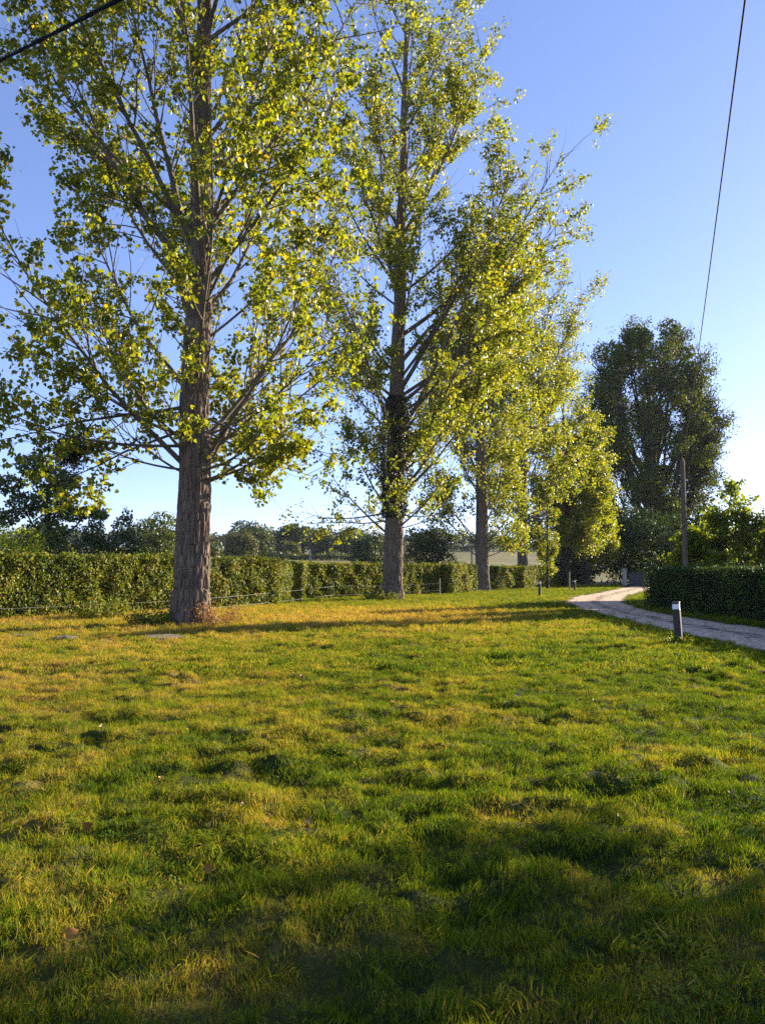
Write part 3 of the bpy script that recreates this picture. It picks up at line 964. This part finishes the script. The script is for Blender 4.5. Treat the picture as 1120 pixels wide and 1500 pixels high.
hr = thing("hedge", "long dark clipped hedge on the right of the gravel drive", "hedge", (11.45, 34.0, 0.0))
hedge(hr, (11.45, 34.0), (11.3, 5.0), -1.7, 1.74, 10, 0.1, 1, M_laurel) if False else None
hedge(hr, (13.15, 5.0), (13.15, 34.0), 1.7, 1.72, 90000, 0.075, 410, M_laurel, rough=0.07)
hr.location = (13.15, 5.0, 0.0)

# ------------------------------------------------------------------ background trees
def lobe_tree(name, label, x, y, H, W, n, leaf, seed, mat, group=None, zlow=0.12, lobes=16, cat="tree", dens=1.0, squash=1.0, shape=None):
    rng = np.random.default_rng(seed)
    r = thing(name, label, cat, base(x, y), 0, group)
    T = Tubes()
    T.add(grow((0, 0, -0.2), (0, 0, 1), H * 0.7, 7, 0.2, 0.05, rng), np.linspace(0.028 * H, 0.006 * H, 8), 7)
    c = []
    if shape is None:
        for k in range(lobes):
            u = (k + 0.5) / lobes
            zc = H * (zlow + (0.86 - zlow) * u)
            ph = (zc / H - zlow) / (1 - zlow)
            ww = W * 0.5 * math.sin(math.pi * min(max(0.18 + 0.72 * ph, 0), 1)) ** 0.7
            az = k * 2.4 + rng.random()
            rr = ww * rng.uniform(0.35, 0.8)
            lr = W * rng.uniform(0.17, 0.27)
            c.append((rr * math.cos(az), rr * math.sin(az), zc, lr, lr * rng.uniform(0.7, 1.0)))
    else:
        c = shape
    for q in c[::2]:
        s = np.array([0, 0, q[2] * 0.5])
        e = np.array([q[0], q[1], q[2]])
        T.add(np.linspace(s, e, 4) + rng.normal(size=(4, 3)) * 0.03 * W * np.array([0, 1, 1, .5])[:, None], np.linspace(0.012 * H, 0.003 * H, 4), 5)
    link("trunk", T.mesh("trunk", M_darkbark), r)
    cc = np.array(c)
    wt = cc[:, 3] ** 2
    k = rng.choice(len(cc), n, p=wt / wt.sum())
    dr = rdir(rng, n)
    sc = rng.uniform(0.25, 1.0, n) ** 0.4
    bump = 0.8 + 0.5 * fbm(dr[:, 0] * 2.3 + k * 3.1, dr[:, 1] * 2.3, dr[:, 2] * 2.3, seed, 3)
    rad = sc * bump
    pos = cc[k, :3] + dr * rad[:, None] * np.stack([cc[k, 3], cc[k, 3], cc[k, 4]], 1)
    pos[:, 2] = np.maximum(pos[:, 2], 0.05)
    nor = nrm(dr + rng.normal(size=(n, 3)) * 0.9)
    tip = nrm(rng.normal(size=(n, 3)) + np.array([0, 0, -0.4]))
    lobr = rng.random(len(cc))
    rnd = np.clip(0.6 * rng.random(n) + 0.4 * lobr[k], 0, 1)
    link("crown", leaves_mesh("crown", pos, tip, nor, leaf * rng.uniform(0.6, 1.4, n), mat, LEAF4, rnd), r)
    return r

# tall loose tree at the far left behind the hedge
lobe_tree("loose_tree", "loose dark tree with a side branch, at the left edge behind the hedge", -21.0, 48.0, 9.6, 5.0, 11000, 0.22, 501, M_bgmid,
          shape=[(0.2, 0, 2.2, 1.7, 1.6), (1.4, .4, 1.6, 1.3, 1.3), (-1.4, 0, 2.0, 1.5, 1.4), (0.2, 0, 4.0, 1.1, 1.2), (-1.6, .3, 5.8, 1.0, .8), (-2.4, 0, 7.0, .9, .6), (0.3, .2, 6.0, 1.3, .9), (1.6, 0, 5.2, .9, .5), (2.7, 0, 5.3, .8, .35), (3.4, 0, 5.1, .5, .3), (0.2, 0, 7.4, 1.2, .8), (-0.8, 0, 8.2, 1.1, .7), (1.2, 0, 7.2, .9, .6), (-2.6, 0, 4.9, .8, .5)])
lobe_tree("shrub", "bright yellow green shrub rising over the hedge at the left edge", -17.3, 34.5, 3.9, 3.6, 6000, 0.13, 502, M_sapling, cat="shrub")
lobe_tree("evergreen_tree", "dark two topped evergreen behind the hedge, left of the thickest poplar", -25.0, 70.0, 7.3, 6.4, 9000, 0.24, 503, M_bgdark,
          shape=[(-1.7, 0, 1.5, 1.9, 1.6), (1.6, 0, 1.6, 1.9, 1.6), (-1.6, 0, 3.4, 1.6, 1.3), (1.5, 0, 3.8, 1.5, 1.3), (-1.3, 0, 5.0, 1.0, 1.1), (1.5, 0, 5.5, .95, 1.2), (-1.1, 0, 6.0, .6, .9), (1.7, 0, 6.5, .5, .8), (0, 0, 2.6, 1.6, 1.6), (2.6, 0, 2.6, 1.2, 1.3)])
lobe_tree("dark_tree", "rounded dark tree between the loose tree and the two topped evergreen", -31.5, 72.0, 6.2, 7.5, 7000, 0.26, 504, M_bgdark)
lobe_tree("field_tree", "grey green tree just left of the thickest poplar trunk", -26.2, 90.0, 8.6, 7.0, 7000, 0.3, 505, M_bgmid)
lobe_tree("field_tree", "tree peeking out right of the thickest poplar trunk", -28.5, 120.0, 7.6, 7.4, 5000, 0.4, 506, M_bgdark)
lobe_tree("field_tree", "rounded olive coloured tree in front of a darker one, over the left hedge", -31.5, 172.0, 6.8, 8.0, 6000, 0.5, 507, M_bgolive)
lobe_tree("field_tree", "broad dark field tree behind the rounded olive one", -36.0, 215.0, 9.8, 11.5, 7000, 0.65, 508, M_bgdark)
lobe_tree("field_tree", "wide domed field tree right of the tiny farmhouse", -28.0, 240.0, 9.3, 11.5, 7000, 0.7, 509, M_bgdark)
lobe_tree("field_tree", "small pale green tree standing alone before the domed field tree", -24.2, 205.0, 4.8, 5.5, 3500, 0.45, 510, M_bgolive)
lobe_tree("field_tree", "field tree beside the pale fence post", -20.0, 255.0, 8.0, 11.0, 6000, 0.7, 511, M_bgdark)
lobe_tree("field_tree", "field tree seen through the low leaves of the tall middle poplar", -10.5, 250.0, 8.0, 12.0, 6000, 0.7, 512, M_bgmid)
lobe_tree("field_tree", "darker bushy tree just left of the tall middle poplar trunk", -2.6, 150.0, 6.6, 7.4, 6000, 0.45, 513, M_bgdark)
lobe_tree("round_tree", "round dark tree standing alone right of the tall middle poplar trunk", 5.0, 85.0, 7.0, 5.6, 9000, 0.22, 514, M_bgolive)
for k, (x, y, H, W, m, lab) in enumerate([
        (24.0, 97.0, 7.0, 8.0, M_laurel, "dark bushy tree behind the far bollards"),
        (31.0, 96.0, 9.0, 9.0, M_laurel, "dark bushy tree right behind the gate"),
        (37.0, 92.0, 9.0, 8.0, M_laurel, "dark tree under the right side of the ash"),
        (33.0, 84.0, 6.0, 6.0, M_bgmid, "low green tree behind the utility pole"),
        (46.5, 98.0, 6.8, 9.0, M_bgdark, "dark tree at the right edge behind the saplings"),
        (57.0, 104.0, 8.0, 10.0, M_bgdark, "dark tree beyond the right picture edge")]):
    lobe_tree("dark_tree", lab, x, y, H, W, 8000, 0.34, 530 + k, m)

lobe_tree("young_tree", "unseen loose young tree added behind the right hedge to shade the foreground grass", 14.9, 13.3, 7.0, 3.2, 4600, 0.12, 560, M_sapling,  # out of view, added so its crown throws shade over the foreground
          shape=[(0, 0, 5.2, 1.0, .9), (.7, -.5, 4.6, .7, .6), (-.8, .6, 4.8, .8, .6), (.3, .8, 5.8, .8, .6), (-.4, -.8, 5.6, .7, .6), (0, 0, 6.6, .7, .6), (-1.1, -.3, 6.0, .5, .4), (1.1, .4, 5.6, .5, .5)])
# low hedgerow lines and wood far away
def far_wood(name, label, line, hmean, hvar, dep, n, leaf, seed, mat):
    rng = np.random.default_rng(seed)
    P = np.array(line, float)
    d = np.concatenate([[0], np.cumsum(np.linalg.norm(np.diff(P, axis=0), axis=1))])
    s = rng.uniform(0, d[-1], n)
    x = np.interp(s, d, P[:, 0]); y = np.interp(s, d, P[:, 1]) + rng.uniform(-dep, dep, n)
    top = hmean * (0.45 + 1.1 * fbm(s / (hmean * 1.1), 0 * s, 0, seed, 3)) + hvar * (fbm(s / 60, 0 * s, 0, seed + 1, 2) - 0.5)
    z = broad(x, y) + np.abs(top) * rng.random(n) ** 0.6 * (1 - 0.3 * np.abs(y - np.interp(s, d, P[:, 1])) / dep)
    nor = nrm(rng.normal(size=(n, 3)) + np.array([0, -0.4, 0.5]))
    tip = nrm(rng.normal(size=(n, 3)) + np.array([0, 0, -0.4]))
    o = link(name, leaves_mesh(name, np.stack([x, y, z], 1), tip, nor, leaf * rng.uniform(0.6, 1.4, n), mat, LEAF4, rng=rng))
    tag(o, label, "woodland", kind="stuff")
far_wood("hedgerow", "low dark hedgerow line crossing the field behind the left hedge", [(-75, 222), (-20, 196), (0, 188)], 1.6, 1.0, 2, 9000, 0.5, 601, M_bgdark)
far_wood("hedgerow", "dark hedgerow across the top of the pale field between the poplars", [(0, 300), (60, 290), (110, 300)], 3.5, 2, 3, 9000, 0.7, 602, M_bgdark)
far_wood("distant_wood", "hazy blue green wood along the skyline", [(-420, 420), (-120, 430), (20, 440), (130, 450), (300, 380), (420, 330)], 11, 6, 10, 45000, 1.7, 603, M_bgdark)

# ------------------------------------------------------------------ farmhouse far off
fh = thing("farmhouse", "tiny pale farmhouse glimpsed between the far field trees", "house", base(-35.7, 244.0), R(20))
fh.scale = (0.55, 0.55, 0.55)
M_wall = plain_mat("lime_render", (0.55, 0.46, 0.38), (0.65, 0.56, 0.47), scale=2)
M_roof = plain_mat("clay_tiles", (0.30, 0.13, 0.08), (0.4, 0.19, 0.12), scale=3)
v, f = box_arr(-5, 5, -3, 3, -1, 4.2)
link("wall", make_mesh("wall", v, f, M_wall), fh)
rv = np.array([[-5.3, -3.4, 4.1], [5.3, -3.4, 4.1], [5.3, 3.4, 4.1], [-5.3, 3.4, 4.1], [-5.3, 0, 6.9], [5.3, 0, 6.9]])
link("roof", make_mesh("roof", rv, [np.array([[0, 1, 5, 4], [2, 3, 4, 5], [0, 3, 2, 1]]), np.array([[0, 4, 3], [1, 2, 5]])], M_roof), fh)
v, f = box_arr(2.5, 3.2, -0.4, 0.4, 6.0, 7.8)
link("chimney", make_mesh("chimney", v, f, M_roof), fh)

# ------------------------------------------------------------------ gate
M_gate = plain_mat("gate_paint", (0.060, 0.052, 0.060), (0.075, 0.066, 0.075), scale=3, rough=0.55)
M_stone = plain_mat("pillar_stone", (0.33, 0.29, 0.25), (0.46, 0.42, 0.37), scale=9, bump=0.4)
gt = thing("gate", "dark solid double gate with an arched top closing the gravel drive", "gate", (25.55, 80.2, 0), R(-6))
for s in (0, 1):
    n = 13
    W_ = 1.72
    xs = np.linspace(0, W_, n) + s * (W_ + 0.03)
    top = 1.38 + 0.17 * np.sin(np.linspace(0, math.pi / 2, n) + (math.pi / 2 if s else 0))
    front = np.stack([np.concatenate([xs, xs[::-1]]), np.full(2 * n, -0.03), np.concatenate([np.full(n, 0.07), top[::-1]])], 1)
    back = front + np.array([0, 0.06, 0])
    m = 2 * n
    fs = [np.arange(m)[None, :], (np.arange(m)[::-1] + m)[None, :]]
    i = np.arange(m)
    fs.append(np.stack([i, (i + 1) % m + 0, (i + 1) % m + m, i + m], 1)[:, ::-1])
    lf = link("leaf_panel", make_mesh("leaf_panel", np.concatenate([front, back]), fs, M_gate), gt)
    V_, F_, off = [], [], 0
    for q in np.linspace(0.06, W_ - 0.06, 12):
        v, f = box_arr(s * (W_ + 0.03) + q - 0.055, s * (W_ + 0.03) + q + 0.055, -0.048, -0.031, 0.1, float(np.interp(s * (W_ + 0.03) + q, xs, top)) - 0.05)
        V_.append(v); F_.append(f + off); off += 8
    link("boards", make_mesh("boards", np.concatenate(V_), np.concatenate(F_), M_gate), lf)
for k, (x, lab) in enumerate([(25.1, "pale stone gate pillar with flat cap, left of the dark gate"), (29.5, "stone gate pillar on the hedge side of the dark gate")]):
    pl = thing("gate_pillar", lab, "pillar", (x, 80.2 - 0.11 * (x - 25.1), 0), R(-6), "stone pillars beside the gate")
    v, f = box_arr(-0.2, 0.2, -0.2, 0.2, -0.1, 1.72)
    bevel_obj(link("shaft", make_mesh("shaft", v, f, M_stone), pl), 0.015)
    v, f = box_arr(-0.26, 0.26, -0.26, 0.26, 1.722, 1.82)
    bevel_obj(link("cap", make_mesh("cap", v, f, M_stone), pl), 0.02)

# ------------------------------------------------------------------ bollards
M_anth = plain_mat("anthracite_paint", (0.020, 0.020, 0.023), (0.027, 0.027, 0.031), scale=20, rough=0.5, spec=0.35)
M_lens = plain_mat("opal_lens", (0.78, 0.80, 0.82), (0.82, 0.83, 0.85), scale=5, rough=0.3, spec=0.5)
GB = "garden bollard lights beside the drive"
def bollard(x, y, rz, label, hgt=0.9, tilt=0.0):
    b = thing("bollard_light", label, "bollard", (x, y, float(height(np.array([x]), np.array([y]))[0]) - 0.02), rz, GB)
    b.rotation_euler = (R(1.0), tilt, rz)
    hw, hd = 0.075, 0.055
    zl0, zl1 = hgt - 0.16, hgt - 0.045
    v, f = box_arr(-hw, hw, -hd, hd, -0.2, zl0)
    bevel_obj(link("body", make_mesh("body", v, f, M_anth), b), 0.006)
    v, f = box_arr(-hw + .004, hw - .004, -hd + .004, hd - .004, zl0 + 0.001, zl1)
    bevel_obj(link("lens", make_mesh("lens", v, f, M_lens), b), 0.003)
    v, f = box_arr(-hw - .003, hw + .003, -hd - .003, hd + .003, zl1 + 0.001, hgt)
    bevel_obj(link("cap", make_mesh("cap", v, f, M_anth), b), 0.006)
    v, f = box_arr(-hw - .01, hw + .01, -hd - .01, hd + .01, -0.1, 0.02)
    bevel_obj(link("base_plate", make_mesh("base_plate", v, f, M_anth), b), 0.004)
bollard(6.48, 17.0, R(-33), "nearest bollard light with white lens band, on the lit lawn edge", 0.93, R(-2.5))
bollard(9.85, 48.5, R(-20), "bollard light before the fourth poplar, second nearest along the drive", 0.98)
bollard(14.9, 60.0, R(-20), "bollard light on the outside of the drive's bend, third nearest", 0.9)
bollard(20.4, 72.0, R(-20), "farthest bollard light, near the gate pillar", 0.85)

# ------------------------------------------------------------------ utility pole and wires
M_pole = plain_mat("weathered_pole", (0.10, 0.075, 0.052), (0.17, 0.13, 0.092), scale=5, rough=0.9, bump=0.4, bscale=25, stretch=(4, 4, 0.4))
M_wire = plain_mat("cable_sheath", (0.008, 0.008, 0.009), (0.012, 0.012, 0.013), scale=30, rough=0.85, spec=0.05)
PX, PY = 16.08, 41.0
pole = thing("utility_pole", "weathered wooden utility pole rising behind the right hedge", "pole", (PX, PY, 0))
T = Tubes(); zz_ = np.linspace(-0.5, 7.45, 12)
T.add(np.stack([0 * zz_, 0 * zz_, zz_], 1), np.linspace(0.15, 0.115, 12), 16)
v, f = T.arrays()
link("shaft", make_mesh("shaft", v, f, M_pole, smooth=True), pole)
T = Tubes(); T.add(np.array([[0, 0, 7.452], [0, 0, 7.50], [0, 0, 7.65]]), np.array([0.118, 0.10, 0.01]), 16)
link("cap", T.mesh("cap", plain_mat("mossy_cap", (0.09, 0.07, 0.02), (0.14, 0.10, 0.03), scale=12)), pole)
T = Tubes(); T.add(np.array([[-0.1, -0.1, 7.22], [-0.16, -0.2, 7.22], [-0.16, -0.2, 7.3]]), np.array([0.012, 0.012, 0.012]), 6)
link("hook", T.mesh("hook", M_wire), pole)

def sag(a, b, s, n):
    a, b = np.array(a), np.array(b)
    t = np.linspace(0, 1, n)
    p = a[None] * (1 - t)[:, None] + b[None] * t[:, None]
    p[:, 2] -= s * 4 * t * (1 - t)
    return p
T = Tubes()
T.add(sag((PX - 0.17, PY - 0.2, 7.3), (0.655, 0.0, 5.75), 0.45, 60), np.full(60, 0.0075), 6)
tag(link("overhead_wire", T.mesh("overhead_wire", M_wire)), "thin overhead wire sloping from the utility pole across the clear sky", "wire")
cp = sag((-10.1, 14.0, 9.85), (1.8, 1.0, 3.6), 0.05, 120)
T = Tubes()
ang_ = np.arange(120) * 0.9
for ph in (0, math.pi):
    T.add(cp + 0.010 * np.stack([np.cos(ang_ + ph), np.sin(ang_ + ph) * 0.6, np.sin(ang_ + ph)], 1), np.full(120, 0.012), 8)
tag(link("overhead_cable", T.mesh("overhead_cable", M_wire)), "thick black twisted cable crossing the upper left corner", "cable")

# ------------------------------------------------------------------ electric fence along the left hedge
M_tape = plain_mat("white_fence_tape", (0.40, 0.40, 0.39), (0.50, 0.50, 0.48), scale=20, rough=0.6)
M_wood = plain_mat("pale_post_wood", (0.34, 0.27, 0.20), (0.46, 0.38, 0.29), scale=12, rough=0.9, stretch=(3, 3, .5))
M_dwood = plain_mat("dark_post_wood", (0.09, 0.07, 0.055), (0.14, 0.11, 0.085), scale=12, rough=0.9)
fe = thing("electric_fence", "low two strand white electric fence along the foot of the left hedge", "fence", (-2.75, 43.2, 0))
O = np.array([-2.75, 43.2, 0])
posts = [(-14.2, 20.4, .95, M_wood), (-7.4, 28.3, .8, M_dwood), (-2.75, 43.2, 1.0, M_dwood), (3.75, 50.6, 1.12, M_wood)]
hts = [(0.47, 0.10), (0.52, 0.14), (0.74, 0.26), (0.78, 0.34), (0.7, 0.3)]
for (x, y, h, m) in posts:
    T = Tubes(); T.add(np.array([[x, y, -.1], [x, y, h * .5], [x, y, h]]) - O, np.array([0.035, 0.034, 0.03]), 8)
    link("post", T.mesh("post", m), fe)
for s in (0, 1):
    for k in range(len(posts) - 1):
        a_, b_ = posts[k], posts[k + 1]
        T = Tubes()
        T.add(sag((a_[0] + .04, a_[1] - .03, hts[k][s]), (b_[0] + .04, b_[1] - .03, hts[k + 1][s]), 0.04, 16) - O, np.full(16, 0.0028 if k < 2 else 0.0020), 5)
        link("tape", T.mesh("tape", M_tape), fe)
for (x, y, h, lab) in [(-7.5, 80.0, 3.85, "pale concrete field post above the left hedge, left of the tall poplar"), (10.4, 90.0, 4.0, "thin wooden field post left of the third poplar trunk")]:
    o = thing("field_post", lab, "post", base(x, y))
    v, f = box_arr(-.075, .075, -.075, .075, -.2, h)
    bevel_obj(link("shaft", make_mesh("shaft", v, f, M_tape if x < 0 else M_wood), o), 0.01)
    v, f = box_arr(-.085, .085, -.085, .085, h + .001, h + .05)
    bevel_obj(link("cap", make_mesh("cap", v, f, M_wood), o), 0.01)
T = Tubes(); T.add(np.array([[15.1, 62.5, -.1], [15.1, 62.5, .8], [15.12, 62.5, 1.55]]), np.array([.05, .05, .045]), 8)
tag(link("stake", T.mesh("stake", M_wood)), "pale wooden stake right behind the third bollard", "stake")

# ------------------------------------------------------------------ flat stones by the first poplar
M_slab = plain_mat("flat_stone", (0.12, 0.092, 0.070), (0.20, 0.155, 0.120), scale=6, rough=0.95, bump=0.5, bscale=20)
GStone = "flat stones half sunk in the lawn"
def stone(x, y, w_, d_, h, rz, label, seed):
    rng = np.random.default_rng(seed)
    nr, na = 9, 40
    th = np.linspace(0, 6.2832, na, endpoint=False)
    ed = 1 + 0.35 * (noise3(np.cos(th) * 1.6, np.sin(th) * 1.6, seed, seed) - .5) + 0.12 * (noise3(np.cos(th) * 5, np.sin(th) * 5, 1, seed) - .5)
    prof = [(1.06, -0.10), (1.0, 0.3), (0.96, 0.75), (0.88, 0.98), (0.7, 1.0), (0.45, 1.02), (0.2, 1.0), (0.02, 1.0)]
    V = []
    for (q, z) in prof:
        zz = z * h + 0.03 * (noise3(np.cos(th) * q * 3, np.sin(th) * q * 3, z, seed + 1) - .5)
        V.append(np.stack([np.cos(th) * q * ed * w_ / 2, np.sin(th) * q * ed * d_ / 2, zz], 1))
    V = np.concatenate(V); k = len(prof)
    i = np.arange(k * na).reshape(k, na)
    F = np.stack([i[:-1], np.roll(i[:-1], -1, 1), np.roll(i[1:], -1, 1), i[1:]], -1).reshape(-1, 4)
    o = link("stone", make_mesh("stone", V, [F, i[-1][None, :]], M_slab, smooth=True), None, (x, y, float(height(np.array([x]), np.array([y]))[0]) - 0.05))
    o.rotation_euler = (0.02, 0.01, rz)
    tag(o, label, "stone", GStone)
stone(-5.15, 18.3, 1.15, 0.85, 0.11, 0.1, "largest flat stone, in front of the thickest poplar trunk", 701)
stone(-7.3, 17.9, 0.5, 0.5, 0.12, 0.4, "small rounded flat stone, leftmost of the clear ones", 702)
stone(-6.15, 17.2, 0.6, 0.5, 0.09, 0.9, "thin flat stone between the rounded one and the largest one", 703)
stone(-3.2, 19.4, 0.7, 0.6, 0.08, 0.3, "flat stone right of the thickest poplar trunk", 704)
stone(-8.6, 18.6, 0.6, 0.4, 0.11, 0.2, "flat stone in the trunk's shade at the left edge", 705)

# ------------------------------------------------------------------ weeds at trunk feet, mistletoe
M_dryweed = leaf_mat("rusty_weed", [(0.0, (0.20, 0.10, 0.035)), (0.6, (0.34, 0.17, 0.06)), (1.0, (0.42, 0.25, 0.08))], trans=0.3)
def weeds(name, label, x, y, rad, hgt, n, leaf, seed, mat, cat="weed"):
    rng = np.random.default_rng(seed)
    r = thing(name, label, cat, (x, y, float(height(np.array([x]), np.array([y]))[0])))
    T = Tubes(); pos = []
    for k in range(n):
        a = rng.random() * 6.283; q = rad * math.sqrt(rng.random())
        P = grow((q * math.cos(a), q * math.sin(a), -0.03), nrm(np.array([math.cos(a) * .4, math.sin(a) * .4, 1.0]) + rng.normal(size=3) * .2), hgt * rng.uniform(.5, 1.1), 5, -0.2, 0.12, rng)
        T.add(P, np.linspace(0.004, 0.0015, 6), 3)
        pos.append(P[2:])
    link("stems", T.mesh("stems", mat), r)
    pos = np.concatenate(pos); pos = np.repeat(pos, 4, 0); m = len(pos)
    pos = pos + rng.normal(size=(m, 3)) * 0.03
    link("leaves", leaves_mesh("leaves", pos, rdir(rng, m), rdir(rng, m), leaf * rng.uniform(.6, 1.3, m), mat, LEAF4, rng=rng), r)
weeds("dry_weed", "rusty dry weed clump at the right foot of the thickest poplar", -4.75, 22.3, 0.38, 0.75, 90, 0.05, 801, M_dryweed)
weeds("green_weed", "green weeds at the left foot of the thickest poplar", -6.6, 22.2, 0.6, 0.45, 90, 0.07, 802, M_hedge)
weeds("green_weed", "green weeds around the foot of the tall middle poplar", 0.0, 42.2, 0.8, 0.5, 120, 0.08, 803, M_hedge)
weeds("green_weed", "small weeds around the foot of the nearest bollard", 6.5, 16.95, 0.22, 0.2, 60, 0.035, 804, M_sapling)
weeds("nettle_patch", "leafy nettles in front of the nearest hedge, left of the poplar", -9.3, 25.8, 0.7, 0.7, 90, 0.08, 805, M_hedge)

mt = thing("mistletoe", "round dark mistletoe ball hanging in the left limbs of the thickest poplar", "mistletoe", (-9.25, 22.6, 5.05))
rng = np.random.default_rng(811)
T = Tubes(); pp = []
for k in range(170):
    P = grow((0, 0, 0.1), rdir(rng, 1)[0], rng.uniform(.35, .68), 4, -0.15, 0.15, rng)
    T.add(P, np.linspace(0.006, 0.003, 5), 3); pp.append(P[2:])
link("stems", T.mesh("stems", M_darkbark), mt)
pp = np.repeat(np.concatenate(pp), 7, 0); m_ = len(pp)
link("leaves", leaves_mesh("leaves", pp + rng.normal(size=(m_, 3)) * .06, rdir(rng, m_), rdir(rng, m_), .075 * rng.uniform(.6, 1.3, m_), M_ivy, LEAF4, rng=rng), mt)

# ------------------------------------------------------------------ fallen leaves
M_fall = [plain_mat("fallen_leaf_brown", (0.30, 0.12, 0.030), (0.44, 0.20, 0.05), scale=25, rough=0.8, spec=0.05),
          plain_mat("fallen_leaf_tan", (0.28, 0.17, 0.08), (0.38, 0.25, 0.12), scale=25, rough=0.7),
          plain_mat("fallen_leaf_yellow", (0.55, 0.36, 0.05), (0.62, 0.42, 0.08), scale=25, rough=0.6)]
def fallen_mesh(seed, mat):
    rng = np.random.default_rng(seed)
    n = 9
    us = np.linspace(0, 1, n)
    wd = 0.46 * np.sin(np.clip(us * 1.05, 0, 1) ** 0.6 * math.pi) ** 0.8
    cx, cy = rng.uniform(1.0, 2.2), rng.uniform(-.5, .9)
    V = []
    for u, ww in zip(us, wd):
        for s in np.linspace(-1, 1, 7):
            x, y = u - .5, s * ww
            V.append([x, y, cx * y * y + cy * x * x + 0.02 * math.sin(9 * u + 3 * s)])
    V = np.array(V)
    i = np.arange(n * 7).reshape(n, 7)
    F = np.stack([i[:-1, :-1], i[:-1, 1:], i[1:, 1:], i[1:, :-1]], -1).reshape(-1, 4)
    return make_mesh("fallen_leaf", V, F, mat, smooth=True)
FM = [fallen_mesh(900 + k, M_fall[k % 3]) for k in range(6)]
GL = "fallen leaves lying on the lawn"
def fallen(x, y, size, k, label, tilt=(0.2, 0.2), rz=0.0, up=0.045):
    o = link("fallen_leaf", FM[k], None, (x, y, float(height(np.array([x]), np.array([y]))[0]) + up))
    o.scale = (size,) * 3
    o.rotation_euler = (tilt[0], tilt[1], rz)
    tag(o, label, "leaf", GL)
def gp(px, py):
    k = 1.6 * 1127.0 / (py - 836.0)
    return (px - 560.0) / 1127.0 * k, k
fallen(-1.333, 3.44, 0.06, 0, "curled brown fallen leaf lowest in the left foreground grass", (0.5, -0.3), 0.8, 0.06)
fallen(-0.93, 4.27, 0.055, 3, "flat brown fallen leaf standing edgewise in the left middle grass", (1.0, 0.1), 0.1, 0.06)
fallen(-1.80, 4.82, 0.07, 0, "upright twisted reddish brown fallen leaf, left foreground", (0.3, 1.3), 1.9, 0.07)
fallen(-2.84, 7.98, 0.10, 1, "pale tan fallen leaf left of the lawn's middle", (0.2, 0.3), 0.3)
fallen(0.66, 5.07, 0.055, 3, "brown fallen leaf just right of the lawn's centre, near ground", (0.9, 0.2), 0.4, 0.06)
rng = np.random.default_rng(950)
KL = {0: "brown", 3: "brown", 1: "tan", 4: "tan", 2: "yellow", 5: "yellow"}
for k in range(150):
    if k < 75:
        y = 5.0 + 45 * rng.random() ** 1.6
        x = rng.uniform(-0.48, 0.45) * y
    elif k < 115:
        y = rng.uniform(18.5, 27); x = rng.normal(-3.5, 3.5)
    else:
        q = rng.integers(60, 200); a_ = rng.uniform(0.08, 0.92)
        x, y = PL[q] * (1 - a_) + PR[q] * a_
    pdq = float(path_dist(np.array([x]), np.array([y]))[0])
    if (k < 115 and pdq < 0.1) or (y > 22 and x < -6):
        continue
    near = y < 9
    kk = int(rng.choice([1, 4, 2, 5, 0]))
    place = "on the gravel drive" if k >= 115 else ("in the near lawn" if near else "on the lawn beyond the foreground")
    fallen(x, y, rng.uniform(0.04, 0.065) if near else rng.uniform(0.06, 0.11), kk, "small %s fallen leaf lying %s" % (KL[kk], place), (rng.normal() * .3, rng.normal() * .3), rng.uniform(0, 6.28), up=0.02 if near else 0.03)

# ------------------------------------------------------------------ morning haze
v, f = box_arr(-1230, 1230, -80, 1530, -8, 62)
hm = bpy.data.materials.new("haze_air")
hm.use_nodes = True
ht = hm.node_tree
ht.nodes.clear()
ho = ht.nodes.new("ShaderNodeOutputMaterial")
pv_ = ht.nodes.new("ShaderNodeVolumePrincipled")
pv_.inputs["Color"].default_value = (0.80, 0.88, 1.0, 1)
pv_.inputs["Density"].default_value = HAZE
pv_.inputs["Anisotropy"].default_value = 0.0
ht.links.new(pv_.outputs[0], ho.inputs["Volume"])
hz = link("haze", make_mesh("haze", v, f, hm))
tag(hz, kind="stuff")
